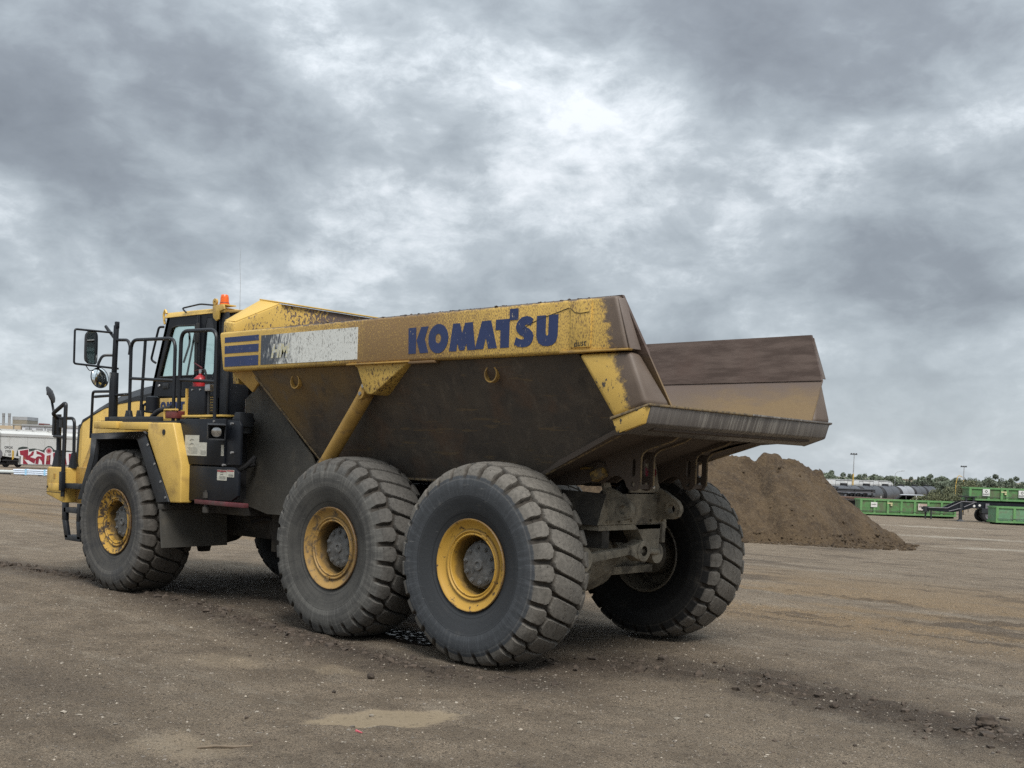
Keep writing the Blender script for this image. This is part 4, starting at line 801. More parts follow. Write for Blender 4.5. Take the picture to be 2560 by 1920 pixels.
rod = MB(); rod.hexa([(-.66, .80, .900), (-.56, .80, .900), (-.56, .80, .985), (-.66, .80, .985)], [(-.65, .08, .955), (-.57, .08, .955), (-.57, .08, 1.03), (-.65, .08, 1.03)])
rod.lathe([(-.075, .05), (-.075, .105), (.075, .105), (.075, .05)], 24, (-.61, -.07, .985), 'x'); rod.hexa([(-.67, .12, .95), (-.55, .12, .95), (-.55, .12, 1.04), (-.67, .12, 1.04)], [(-.675, .0, .90), (-.545, .0, .90), (-.545, .0, 1.07), (-.675, .0, 1.07)])
rod.lathe([(-.075, .0), (-.075, .115), (.075, .115), (.075, .0)], 24, (-.61, .86, .94), 'x')
rod.build('tie_rod', 'frame_dust', truck, bevel=.008)
MB().cyl((-.61, -.06, .985), (-.61, -.40, .96), .032, n=14).build('rod_pin', 'frame_dust', rframe)
MB().lathe([(-.06, .0), (-.06, .10), (.06, .10), (.06, .0)], 24, (-.52, -.45, .94), 'x').build('rod_eye', 'frame_dust', rframe)
for i, x in enumerate(AX):
    ax = MB(); prof = [(-.98, .135), (-.55, .14), (-.34, .20), (-.2, .29), (0, .33), (.2, .29), (.34, .20), (.55, .14), (.98, .135)]
    ax.lathe(prof, 24, (x, .06, .86)); ax.lathe([(-.30, .0), (-.30, .10), (-.18, .22), (.22, .28), (.45, .16), (.45, 0)], 20, (x - .05, .06, .86), 'x')
    ax.box(x - .22, x - .02, -.9, .9, .70, .78); ax.hexa([(x - .36, .46, .47), (x - .28, .46, .47), (x - .28, .60, .47), (x - .36, .60, .47)], [(x - .42, .40, .80), (x - .2, .40, .80), (x - .2, .66, .80), (x - .42, .66, .80)])
    ax.build('axle', 'frame_dust' if i == 0 else 'frame_dark', truck, bevel=.01)
tl = MB().hexa([(-.63, .12, 1.548), (-.63, -.375, 1.548), (-.63, -.300, 1.84), (-.63, .02, 1.84)], [(-.605, .12, 1.548), (-.605, -.375, 1.548), (-.605, -.300, 1.84), (-.605, .02, 1.84)]).build('lamp_plate', 'frame_dust', truck, bevel=.004)
for yy in (-.08, -.22): MB().lathe([(-.03, .0), (-.026, .05), (-.012, .062), (.0, .064)], 20, (-.63, yy, 1.745), 'x').build('tail_light', 'tail_red', tl)
for yy in (.02, -.26): MB().lathe([(-.012, 0), (-.010, .016), (0, .020)], 12, (-.63, yy, 1.60), 'x').build('reflector', 'lamp_glass', tl)
# front frame, joint and gear
ff = MB()
ff.box(4.15, 7.9, -.42, .42, .72, 1.45); ff.box(4.25, 5.3, -1.1, 1.1, 1.05, 1.25); ff.box(4.05, 4.35, -.30, .30, .62, 1.55); ff.box(5.0, 5.4, -.9, .9, 1.1, 2.05); ff.box(6.9, 7.9, -1.0, 1.0, 1.0, 1.5); ff.box(4.2, 5.3, -.8, .8, 1.4, 2.1)
fframe = ff.build('front_frame', 'frame_dark', truck, bevel=.012)
MB().box(3.55, 4.35, .62, .68, .80, 1.00).build('frame_plate', 'frame_dark', fframe, bevel=.006)
MB().box(4.05, 4.20, .45, .75, .62, 1.20).build('joint_post', 'frame_dark', fframe, bevel=.008)
for k, z in enumerate((.93, 1.0, 1.35, 1.45)): MB().tube(fillet([(4.9, .55 + .03 * k, z), (4.4, .66, z + .1), (3.9, .68, z - .06), (3.4, .60, z + .05)], .3), .022, 8).build('hose', 'interior_dark', fframe)
MB().tube([(4.12 - .012 * k, .78 + .02 * math.cos(k * 1.2), 1.12 + .035 * math.sin(k * 1.2)) for k in range(28)], .006, 5).build('coil_spring', 'silver', fframe)
MB().box(3.90, 4.00, .74, .76, 1.00, 1.22).build('tag_plate', 'black', fframe); MB().box(3.905, 3.955, .762, .765, 1.05, 1.17).build('tag_plate', 'decal_paper', fframe)
for k in range(3): MB().tube(fillet([(4.5 - .1 * k, 1.35, 1.45 + .06 * k), (4.20 - .04 * k, 1.25, 1.60), (4.05, 1.12, 1.68 + .04 * k)], .3), .028, 8).build('hose', 'interior_dark', fframe)
MB().box(3.62, 4.62, 1.49, 1.56, 1.185, 1.235).build('lock_bar', 'red_dark', truck, bevel=.006)
for a_ in (1.10, 1.27): MB().cyl((4.42, 1.52, a_ - .01), (4.42, 1.52, a_ + .055), .045, n=14).build('lock_pin', 'frame_dark', truck)
MB().cyl((4.42, 1.52, 1.08), (4.42, 1.52, 1.35), .028, n=12).build('lock_pin', 'frame_dark', truck)
# dirt shield ahead of the middle wheel
sp = [(4.36, 2.445), (4.08, 2.62), (3.90, 2.50), (3.06, 1.80), (2.94, 1.62), (2.95, 1.18), (3.45, 1.105), (3.86, 1.098), (4.34, 1.188)]
MB().prism(sp, 'y', 1.045, 1.065).build('shield_plate', 'shield', truck)
MB().tube([(4.36, 1.066, 2.445), (4.34, 1.066, 1.188)], .006, 4).build('shield_edge', 'bolt', truck)

# ---- front fenders, decks and side boxes (both sides; the near one carries labels)
for s in (1, -1):
    yo = 1.65 * s; yi = 1.02 * s
    fen = MB()          # wheel arch liner
    arch = [(7.27, 1.113), (6.975, 1.694), (6.93, 1.93), (6.80, 1.985), (5.66, 2.0), (5.55, 1.95), (5.27, 1.55), (5.01, 1.175)]
    ins = [(7.20, 1.113), (6.90, 1.694), (6.86, 1.88), (6.78, 1.925), (5.72, 1.935), (5.62, 1.90), (5.35, 1.53), (5.10, 1.175)]
    for k in range(len(arch) - 1):
        a, b, c_, d_ = arch[k], arch[k + 1], ins[k + 1], ins[k]
        fen.hexa([(p[0], yo - .02 * s, p[1]) for p in (a, b, c_, d_)], [(p[0], yi - .3 * s, p[1]) for p in (a, b, c_, d_)])
    fend = fen.build('fender', 'interior_dark', truck)
    # grey flare
    fl = MB()
    o_a = [(7.285, 1.105), (6.985, 1.694), (6.955, 1.99), (5.64, 2.03), (5.555, 1.96), (5.012, 1.185)]; i_a = [(7.14, 1.12), (6.86, 1.66), (6.82, 1.915), (5.83, 1.935), (5.775, 1.90), (5.285, 1.165)]
    for k in range(5):
        q = [o_a[k], o_a[k + 1], i_a[k + 1], i_a[k]]
        fl.hexa([(p[0], yo + .012 * s, p[1]) for p in q], [(p[0], yo - .05 * s, p[1]) for p in q])
    fl.build('fender_flare', 'dark_trim', fend, bevel=.008)
    for px, pz in ((5.52, 1.86), (5.35, 1.63), (5.20, 1.42), (5.08, 1.235)): MB().cyl((px, yo, pz), (px, yo + .022 * s, pz), .016, n=8).build('bolt', 'bolt', fend)
    # yellow rear skirt of the fender
    sk = [(5.56, 2.135), (4.99, 2.135), (4.782, 1.643), (4.775, 1.184), (5.005, 1.178), (5.56, 1.965)]
    MB().hexa([(x, yo, z) for x, z in sk], [(x, yo - .16 * s, z) for x, z in sk]).build('skirt_panel', 'yellow', truck, bevel=.018, seg=3)
    MB().lathe([(-.01, .0), (-.008, .034), (.006, .034), (.006, 0)], 18, (5.18, yo, 2.02)).build('skirt_lock', 'interior_dark', truck)
    # deck edge
    MB().box(5.565, 6.28, yo - .55 * s, yo - .005 * s, 2.045, 2.140).build('deck', 'yellow', truck, bevel=.012)
    MB().box(6.285, 6.87, yo - .55 * s, yo + .03 * s, 2.055, 2.150).build('deck', 'yellow', truck, bevel=.012)
    MB().box(5.0, 6.85, .80 * s, yo - .06 * s, 2.10, 2.16).build('deck_plate', 'dark_trim', truck)
    MB().box(5.52, 6.70, 1.46 * s, 1.56 * s, 2.155, 2.215).build('kick_plate', 'dark_trim', truck, bevel=.006)
    # dark tank / battery box
    MB().box(4.30, 5.02, 1.0 * s, 1.520 * s, 1.645, 2.170).build('battery_core', 'interior_dark', truck)
    MB().box(4.055, 5.02, 1.505 * s, 1.545 * s, 1.645, 2.185).build('battery_box', 'black', truck, bevel=.012)
    MB().box(4.2, 5.02, 1.05 * s, 1.54 * s, 2.150, 2.187).build('box_lid', 'black', truck, bevel=.010)
    lb_ = [(5.02, 1.205), (3.90, 1.250), (3.775, 1.31), (3.775, 1.575), (3.86, 1.632), (5.02, 1.632)]
    MB().prism(lb_, 'y', 1.495 * s, 1.535 * s).build('lower_box', 'black', truck, bevel=.010)
    MB().box(4.30, 5.02, 1.0 * s, 1.49 * s, 1.22, 1.64).build('lower_core', 'interior_dark', truck)
    MB().prism([(4.05, 1.66), (3.765, 1.66), (3.765, 2.11), (3.80, 2.16), (4.05, 2.17)], 'y', 1.490 * s, 1.525 * s).build('side_panel', 'black', truck, bevel=.008)
    # flap behind the front wheel
    MB().hexa([(5.20, .74 * s, 1.075), (5.18, .74 * s, 1.075), (5.15, .735 * s, .625), (5.17, .735 * s, .625)], [(5.20, 1.675 * s, 1.085), (5.18, 1.675 * s, 1.085), (5.15, 1.640 * s, .622), (5.17, 1.650 * s, .622)]).build('mud_flap', 'shield', truck)
    MB().box(5.16, 5.26, .7 * s, 1.66 * s, 1.085, 1.15).build('flap_bracket', 'frame_dark', truck, bevel=.005)
    # bumper corner
    MB().prism([(8.315, 1.13), (8.315, 1.495), (8.29, 1.515), (7.80, 1.515), (7.80, 1.03)], 'y', 1.605 * s, 1.0 * s).build('bumper_corner', 'yellow', truck, bevel=.022, seg=3)
    MB().box(7.30, 7.80, 1.02 * s, 1.44 * s, 1.03, 1.530).build('step_box', 'yellow_dusty', truck, bevel=.012)
    MB().box(7.82, 8.32, 1.604 * s, 1.609 * s, 1.165, 1.172).build('panel_seam', 'ink', truck); MB().box(7.90, 8.24, 1.604 * s, 1.612 * s, 1.19, 1.29).build('panel_door', 'yellow', truck, bevel=.004)
    MB().box(8.05, 8.10, 1.604 * s, 1.611 * s, 1.36, 1.425).build('panel_recess', 'yellow_dusty', truck)
    for px in (7.865, 8.285): MB().lathe([(-.002, .0), (0, .018), (.006, .018), (.006, 0)], 12, (px, 1.605 * s, 1.235)).build('panel_latch', 'interior_dark', truck)
    # ladder hung under the corner
    lad = MB()
    for p0, p1, wd in (((7.795, 1.04), (7.785, .80), .055), ((7.785, .80), (7.70, .56), .050), ((7.375, 1.04), (7.385, .80), .045), ((7.385, .80), (7.345, .56), .050)): lad.hexa([(p0[0] - wd, 1.55 * s, p0[1]), (p0[0] + wd, 1.55 * s, p0[1]), (p0[0] + wd, 1.60 * s, p0[1]), (p0[0] - wd, 1.60 * s, p0[1])], [(p1[0] - wd, 1.55 * s, p1[1]), (p1[0] + wd, 1.55 * s, p1[1]), (p1[0] + wd, 1.60 * s, p1[1]), (p1[0] - wd, 1.60 * s, p1[1])])
    ld = lad.build('ladder', 'rail_black', truck, bevel=.005)
    for x0, x1, z in ((7.40, 7.80, 1.27), (7.40, 7.80, .94), (7.31, 7.74, .565)): MB().box(x0, x1, 1.44 * s, 1.60 * s, z - .035, z + .035).build('step', 'dark_trim', ld, bevel=.006)

# engine bonnet and grille
bs = [(7.02, .80), (7.9, .90), (8.65, .96)]
zt = lambda x: np.interp(x, [6.95, 7.4, 7.9, 8.3, 8.62, 8.78], [2.70, 2.65, 2.545, 2.42, 2.29, 2.12])
hd_ = MB(); xs_ = [6.95, 7.3, 7.7, 8.1, 8.4, 8.62, 8.76]; secs = []
for x in xs_:
    yh = float(np.interp(x, [6.95, 8.65, 8.8], [.82, .95, .93])); t = float(zt(x)); secs.append([(x + .03, -yh, 1.45), (x, -yh, t - .13), (x, -yh + .12, t), (x, yh - .12, t), (x, yh, t - .13), (x + .03, yh, 1.45)])
for a, b in zip(secs[:-1], secs[1:]): hd_.hexa(a, b)
bon = hd_.build('bonnet', 'yellow', truck, smooth=50)
for s in (1, -1):      # dark crown of the bonnet
    m_ = MB()
    for (xa, xb) in zip(xs_[:-1], xs_[1:]):
        ya, yb = (float(np.interp(x, [6.95, 8.65, 8.8], [.82, .95, .93])) + .004 for x in (xa, xb)); ta, tb = float(zt(xa)), float(zt(xb)); wa, wb = (float(np.interp(x, [6.95, 8.1, 8.8], [.20, .10, .05])) for x in (xa, xb))
        m_.hexa([(xa, s * ya, ta - wa - .02), (xa, s * ya, ta - .125), (xa, s * (ya - .125), ta + .006), (xa, s * (ya - .14), ta - .02)], [(xb, s * yb, tb - wb - .02), (xb, s * yb, tb - .125), (xb, s * (yb - .125), tb + .006), (xb, s * (yb - .14), tb - .02)])
    m_.build('bonnet_band', 'dark_trim', bon)
MB().box(6.95, 8.6, -.7, .7, 2.0, 2.1).build('bonnet_core', 'interior_dark', bon)
MB().hexa([(8.76, -.95, 1.45), (8.76, .95, 1.45), (8.70, .95, 2.15), (8.70, -.95, 2.15)], [(8.83, -.95, 1.45), (8.83, .95, 1.45), (8.77, .95, 2.13), (8.77, -.95, 2.13)]).build('front_grille', 'dark_trim', bon, bevel=.02)
for s in (1, -1):     # yellow cheek between bonnet and fender
    MB().hexa([(7.10, .95 * s, 1.45), (8.52, .95 * s, 1.45), (8.30, .95 * s, 2.10), (7.05, .95 * s, 2.28)], [(7.16, 1.20 * s, 1.45), (8.16, 1.20 * s, 1.45), (7.85, 1.12 * s, 2.10), (7.05, 1.12 * s, 2.20)]).build('side_cheek', 'yellow', truck, bevel=.02)

# ---- cab
CY = .85
cab = MB().hexa([(6.92, -CY, 2.16), (6.92, CY, 2.16), (5.30, CY, 2.16), (5.30, -CY, 2.16)], [(6.91, -CY, 2.50), (6.91, CY, 2.50), (5.30, CY, 2.50), (5.30, -CY, 2.50)]).build('cab', 'yellow', truck, bevel=.012)
for s in (1, -1):
    side = [(6.905, 2.53), (6.86, 2.74), (6.545, 3.575), (5.305, 3.565), (5.305, 2.51)]
    h1 = [(6.70, 2.80), (6.64, 2.785), (5.845, 2.785), (5.830, 2.80), (5.845, 3.42), (5.87, 3.44), (6.30, 3.455), (6.40, 3.44), (6.43, 3.41)][::-1]
    h2 = [(5.685, 2.80), (5.42, 2.79), (5.40, 2.82), (5.40, 3.36), (5.48, 3.52), (5.58, 3.525), (5.63, 3.38)]
    MB().prism(side, 'y', s * (CY - .045), s * CY, holes=[h1, h2]).build('side_frame', 'black', cab, bevel=.0)
    MB().prism(h1, 'y', s * (CY - .028), s * (CY - .020)).build('window', 'cab_glass', cab); MB().prism(h2, 'y', s * (CY - .028), s * (CY - .020)).build('window', 'cab_glass', cab)
    MB().prism([(5.70, 2.80), (5.82, 2.80), (5.80, 3.56), (5.735, 3.56)], 'y', s * CY, s * (CY + .018)).build('door_post', 'black', cab, bevel=.006)
    MB().tube([(5.765, s * (CY + .02), 3.565), (5.762, s * (CY + .02), 2.55)], .006, 4).build('door_seam', 'ink', cab)
    for a in (h1,):
        MB().tube([(x, s * (CY + .002), z) for x, z in h1], .012, 6, closed=True).build('window_seal', 'ink', cab)
    MB().box(5.73, 5.79, s * CY, s * (CY + .035), 3.20, 3.46).build('hinge', 'ink', cab, bevel=.008)
    MB().hexa([(5.62, s * (CY - .004), 3.38), (5.42, s * (CY - .004), 3.36), (5.48, s * (CY - .004), 3.52), (5.58, s * (CY - .004), 3.52)], [(5.62, s * (CY - .012), 3.38), (5.42, s * (CY - .012), 3.36), (5.48, s * (CY - .012), 3.52), (5.58, s * (CY - .012), 3.52)]).build('window_shade', 'dark_trim', cab)
MB().box(6.46, 6.60, CY, CY + .012, 2.625, 2.70).build('door_handle', 'dark_trim', cab, bevel=.006); MB().box(6.50, 6.57, CY + .012, CY + .016, 2.635, 2.66).build('handle_slot', 'ink', cab)
MB().lathe([(-.002, .0), (0, .022), (.012, .018), (.014, 0)], 14, (6.70, CY, 2.67)).build('door_lock', 'silver', cab)
fw_ = [(6.905, 2.53), (6.86, 2.74), (6.545, 3.575)]
for (xa, za), (xb, zb) in zip(fw_[:-1], fw_[1:]):
    for s in (1, -1): MB().hexa([(xa, s * CY, za), (xa - .07, s * CY, za), (xa - .07, s * (CY - .09), za), (xa, s * (CY - .09), za)], [(xb, s * CY, zb), (xb - .07, s * CY, zb), (xb - .07, s * (CY - .09), zb), (xb, s * (CY - .09), zb)]).build('pillar', 'black', cab)
MB().hexa([(6.86, -CY + .05, 2.74), (6.86, CY - .05, 2.74), (6.56, CY - .05, 3.54), (6.56, -CY + .05, 3.54)], [(6.85, -CY + .05, 2.74), (6.85, CY - .05, 2.74), (6.55, CY - .05, 3.54), (6.55, -CY + .05, 3.54)]).build('windscreen', 'cab_glass', cab)
MB().box(6.80, 6.89, -CY + .06, CY - .06, 2.50, 2.73).build('dash_board', 'interior_dark', cab)
MB().hexa([(5.30, -CY, 2.16), (5.34, -CY, 2.16), (5.34, CY, 2.16), (5.30, CY, 2.16)], [(5.30, -CY, 2.85), (5.34, -CY, 2.85), (5.34, CY, 2.85), (5.30, CY, 2.85)]).build('rear_wall', 'black', cab)
for y0, y1 in ((-CY, -CY + .12), (CY - .12, CY)): MB().box(5.30, 5.36, y0, y1, 2.85, 3.57).build('pillar', 'black', cab)
MB().box(5.31, 5.318, -CY + .12, CY - .12, 2.85, 3.50).build('rear_window', 'cab_glass', cab)
MB().hexa([(6.62, -CY - .02, 3.575), (6.62, CY + .02, 3.575), (5.22, CY + .02, 3.565), (5.22, -CY - .02, 3.565)], [(6.56, -CY + .02, 3.650), (6.56, CY - .02, 3.650), (5.24, CY - .02, 3.632), (5.24, -CY + .02, 3.632)]).build('roof', 'yellow', cab, bevel=.012)
MB().tube(fillet([(6.62, CY - .01, 3.50), (6.66, CY - .01, 3.62), (6.62, CY - .01, 3.70), (6.58, CY - .01, 3.64)], .03), .016, 6).build('roof_eye', 'yellow', cab)
MB().tube(fillet([(6.05, CY + .02, 3.615), (6.14, CY + .03, 3.675), (5.70, CY + .03, 3.70), (5.40, CY + .02, 3.665)], .06), .011, 6).build('roof_rail', 'dark_trim', cab)
MB().prism([(5.42, 3.66), (5.18, 3.66), (5.16, 3.60), (5.26, 3.58), (5.285, 3.48), (5.33, 3.46), (5.40, 3.50), (5.42, 3.58)], 'y', CY + .005, CY + .03).build('beacon_bracket', 'yellow', cab, bevel=.004)
MB().prism(disc(5.385, 3.705, .045, 14), 'y', CY - .0, CY + .025, holes=[disc(5.385, 3.705, .016, 10)]).build('roof_eye', 'yellow', cab)
MB().box(5.18, 5.40, CY - .16, CY + .02, 3.655, 3.668).build('beacon_shelf', 'yellow', cab)
bc = MB().lathe([(.0, .0), (.0, .062), (.02, .062), (.02, .056), (.085, .052), (.12, .046), (.128, .040), (.13, .0)], 24, (5.275, CY - .05, 3.668), 'z').build('beacon_light', 'beacon', cab)
MB().lathe([(.018, .057), (.024, .060), (.030, .057)], 24, (5.275, CY - .05, 3.668), 'z').build('beacon_ring', 'maroon', cab)
MB().tube([(5.38, .5, 3.63), (5.385, .5, 4.0), (5.41, .5, 4.25), (5.40, .5, 4.45)], [.003, .0022, .0016, .0012], 5).build('antenna', 'bolt', cab)
# air intake block behind the cab
rb = MB().box(4.70, 5.285, -.80, .80, 2.16, 3.555).build('intake_block', 'black', truck, bevel=.014)
for k in range(14): MB().box(4.76, 5.10, .795, .806, 3.02 + .037 * k, 3.036 + .037 * k).build('grille_slat', 'dark_trim', rb)
MB().box(5.13, 5.285, .79, .83, 2.18, 3.57).build('corner_post', 'dark_trim', rb, bevel=.008)
MB().hexa([(5.25, -.82, 3.56), (5.25, .82, 3.56), (4.68, .82, 3.545), (4.68, -.82, 3.545)], [(5.25, -.82, 3.592), (5.25, .82, 3.592), (4.68, .82, 3.572), (4.68, -.82, 3.572)]).build('block_roof', 'yellow_dusty', rb, bevel=.006)
for k in range(8): MB().box(5.36, 5.52, CY + .001, CY + .012, 2.24 + .034 * k, 2.256 + .034 * k).build('louvre', 'interior_dark', cab)
# seat and wheel seen through the glass
MB().hexa([(5.95, -.25, 2.55), (5.45, -.25, 2.55), (5.45, .25, 2.55), (5.95, .25, 2.55)], [(5.95, -.25, 2.80), (5.45, -.25, 2.78), (5.45, .25, 2.78), (5.95, .25, 2.80)]).build('seat', 'seat', cab, bevel=.04)
MB().hexa([(5.58, -.24, 2.78), (5.44, -.24, 2.78), (5.44, .24, 2.78), (5.58, .24, 2.78)], [(5.46, -.20, 3.30), (5.37, -.20, 3.30), (5.37, .20, 3.30), (5.46, .20, 3.30)]).build('seat_back', 'seat', cab, bevel=.04)
sw = MB(); sw.tube([(6.28 + .10 * math.cos(t) * .4, .2 * math.sin(t), 2.98 + .19 * math.cos(t) * .9) for t in np.linspace(0, 6.283, 25)[:-1]], .014, 6, True); sw.tube([(6.28, 0, 2.98), (6.6, 0, 2.6)], .03, 8); sw.build('steering_wheel', 'seat', cab)
MB().tube(fillet([(6.50, .62, 3.40), (6.40, .60, 3.42), (6.38, .60, 3.25), (6.52, .60, 3.0)], .05), .015, 6).build('grab_bar', 'interior_dark', cab)
MB().tube(fillet([(6.62, CY + .0, 3.46), (6.68, CY + .04, 3.46), (6.86, CY + .04, 3.02), (6.80, CY + .0, 2.98)], .05), .016, 8).build('grab_rail', 'rail_black', cab)
MB().tube([(6.60, .5, 2.80), (6.42, .5, 3.42)], .014, 6).build('wiper_arm', 'interior_dark', cab)
LT = {'K': [[(0, 0), (.26, 0), (.26, 1), (0, 1)], [(.34, .5), (.62, 0), (.95, 0), (.68, .5), (.95, 1), (.62, 1)]], 'M': [[(0, 0), (.08, 1), (.36, 1), (.5, .6), (.64, 1), (.92, 1), (1, 0), (.73, 0), (.70, .45), (.58, 0), (.42, 0), (.30, .45), (.27, 0)]], 'A': [[(0, 0), (.32, 1), (.66, 1), (.98, 0), (.68, 0), (.5, .5), (.32, 0)]], 'T': [[(0, 1), (1, 1), (1, .72), (.65, .72), (.65, 0), (.32, 0), (.32, .72), (0, .72)]]}
def small_word(x0, z0, h, w_, word, s):
    x = x0
    for ch in word:
        m_ = MB()
        if ch == 'O': m_.prism([(x - w_ * (.5 + .5 * math.cos(t)), z0 + h * (.5 + .52 * math.sin(t))) for t in np.linspace(0, 6.283, 21)[:-1]], 'y', s * (CY + .001), s * (CY + .005), holes=[[(x - w_ * (.5 + .16 * math.cos(t)), z0 + h * (.5 + .18 * math.sin(t))) for t in np.linspace(0, 6.283, 13)[:-1]]])
        else:
            for p in LT[ch]: m_.prism([(x - w_ * a, z0 + h * b) for a, b in p], 'y', s * (CY + .001), s * (CY + .005))
        m_.build('lettering', 'decal_blue', cab); x -= w_ * 1.14
small_word(6.80, 2.345, .105, .135, 'KOMAT', 1)

# ---- deck fittings: rails, mirrors, lamp, filler
def rail(name, pts, r=.021, rad=.12, mat='rail_black', parent=truck): return MB().tube(fillet(pts, rad), r, 8).build(name, mat, parent)
RY = 1.45
ra = rail('hand_rail', [(6.38, RY, 2.16), (6.38, RY, 3.21), (5.32, RY, 3.18), (5.32, RY, 2.16)], .022, .14)
rail('rail_post', [(6.10, RY, 2.16), (6.03, RY, 3.205)], .020, parent=ra); rail('rail_bar', [(6.38, RY, 2.715), (5.32, RY, 2.66)], .019, parent=ra)
for px in (6.38, 6.10): MB().prism([(px + .09, 2.16), (px - .09, 2.16), (px - .04, 2.30), (px + .04, 2.30)], 'y', RY - .02, RY + .03).build('rail_foot', 'rail_black', ra, bevel=.006)
rb_ = rail('hand_rail', [(5.20, RY, 2.16), (5.19, RY, 3.26), (4.42, RY, 3.235), (4.41, RY, 2.16)], .024, .14)
rail('rail_bar', [(5.20, RY, 2.667), (4.41, RY, 2.625)], .020, parent=rb_)
rail('hand_rail', [(7.385, RY, 1.93), (7.36, RY, 2.56), (6.85, RY, 2.555)], .019, .05)
rail('hand_rail', [(7.30, RY, 2.49), (6.40, RY, 2.51)], .019)
rail('hand_rail', [(6.98, RY, 3.36), (7.08, RY, 3.44), (6.78, RY, 3.23), (6.47, RY, 3.215), (6.40, RY, 3.13), (6.42, RY, 3.02)], .020, .05)
mp = MB(); mp.tube([(6.80, RY, 2.16), (6.80, RY, 2.80)], .060, 10); mp.tube([(6.80, RY, 2.80), (6.775, RY, 3.42)], .036, 10); mp.box(6.66, 6.92, RY - .05, RY + .05, 2.16, 2.215)
mpost = mp.build('mirror_post', 'rail_black', truck, bevel=.004)
MB().box(6.735, 6.785, RY - .025, RY + .025, 3.38, 3.47).build('clamp', 'rail_black', mpost, bevel=.008)
MB().tube(fillet([(6.88, RY + .0, 3.332), (6.90, 1.952, 3.325), (6.90, 1.952, 2.88), (6.86, 1.36, 2.862)], .03), .014, 8).build('mirror_arm', 'rail_black', mpost)
MB().tube(fillet([(6.80, RY, 3.03), (6.88, 1.58, 3.02), (6.90, 1.625, 2.90), (6.90, 1.62, 2.84)], .05), .018, 8).build('mirror_arm', 'rail_black', mpost)
mz = Vector((6.905, 1.715, 3.107)); MM = Matrix.Translation(mz) @ Matrix.Rotation(R_(14), 4, 'Z')
rr_ = [(.098 * (abs(math.cos(t)) ** .35) * (1 if math.cos(t) > 0 else -1), .218 * (abs(math.sin(t)) ** .35) * (1 if math.sin(t) > 0 else -1)) for t in np.linspace(0, 6.283, 33)[:-1]]
mh = MB().hexa([(-.004, a, b) for a, b in rr_], [(.055, a * .8, b * .86) for a, b in rr_]).build('mirror', 'mirror_back', truck, bevel=.006); mh.matrix_local = MM
MB().prism([(a * .90, b * .945) for a, b in rr_], 'x', -.009, -.0045).build('mirror_glass', 'mirror_glass', mh)
cv = MB().lathe([(.03, .0), (.03, .10), (.0, .138), (-.012, .138), (-.012, .130)], 32, (0, 0, 0), 'x').build('convex_mirror', 'mirror_back', truck); cv.location = (6.90, 1.600, 2.722); cv.rotation_euler = (0, R_(8), R_(10))
MB().lathe([(-.012, .130), (-.026, .11), (-.038, .075), (-.045, .038), (-.047, .0)], 32, (0, 0, 0), 'x').build('mirror_glass', 'mirror_glass', cv)
MB().tube(fillet([(6.90, 1.80, 2.88), (6.90, 1.74, 2.80), (6.90, 1.66, 2.83)], .03), .006, 5).build('mirror_cable', 'ink', mpost)
# rails and mirror on the front corner
cp = MB(); cp.tube([(8.29, RY, 1.51), (8.32, RY, 2.255)], .035, 8); cp.tube([(8.30, RY, 1.51), (8.30, RY, 1.75)], [.09, .045], 10); cp.box(8.16, 8.26, RY - .03, RY + .03, 2.07, 2.19)
post2 = cp.build('corner_post', 'rail_black', truck)
MB().box(8.40, 8.46, RY - .03, RY + .03, 1.96, 2.22).build('post_plate', 'rail_black', post2)
rail('hand_rail', [(7.785, 1.625, 1.12), (7.785, 1.625, 1.5), (7.815, 1.60, 2.41), (8.20, 1.60, 2.255), (8.26, 1.50, 2.20)], .028, .06)
rail('hand_rail', [(7.845, RY, 1.51), (7.86, RY, 2.20), (8.29, RY, 2.20)], .023, .09); MB().tube([(7.845, RY, 1.51), (7.845, RY, 1.72)], [.075, .035], 10).build('rail_foot', 'rail_black', truck)
rail('hand_rail', [(8.45, RY, 1.945), (7.85, 1.58, 1.935), (7.83, 1.59, 1.88), (7.83, 1.60, 1.5)], .020, .06, 'dark_trim')
MB().tube(fillet([(8.18, RY, 1.70), (8.14, RY, 1.80), (8.15, RY, 1.90), (8.20, RY, 1.96)], .03), .008, 5).build('hook', 'rail_black', post2)
MB().box(7.745, 7.825, 1.607, 1.665, 1.20, 1.46).build('rail_socket', 'rail_black', truck, bevel=.006)
MB().tube([(8.44, RY, 1.98), (8.47, RY, 2.25), (8.61, RY, 2.58)], .018, 8).build('mirror_arm', 'rail_black', post2)
MB().box(8.58, 8.67, RY - .03, RY + .03, 2.53, 2.60).build('mirror_joint', 'rail_black', post2, bevel=.008)
fm = MB().lathe([(-.03, .0), (-.02, .09), (.0, .125), (.012, .125), (.03, .05), (.03, 0)], 24, (0, 0, 0), 'x').build('mirror', 'mirror_back', truck); fm.location = (8.50, RY + .04, 2.535); fm.rotation_euler = (R_(0), R_(22), R_(48))
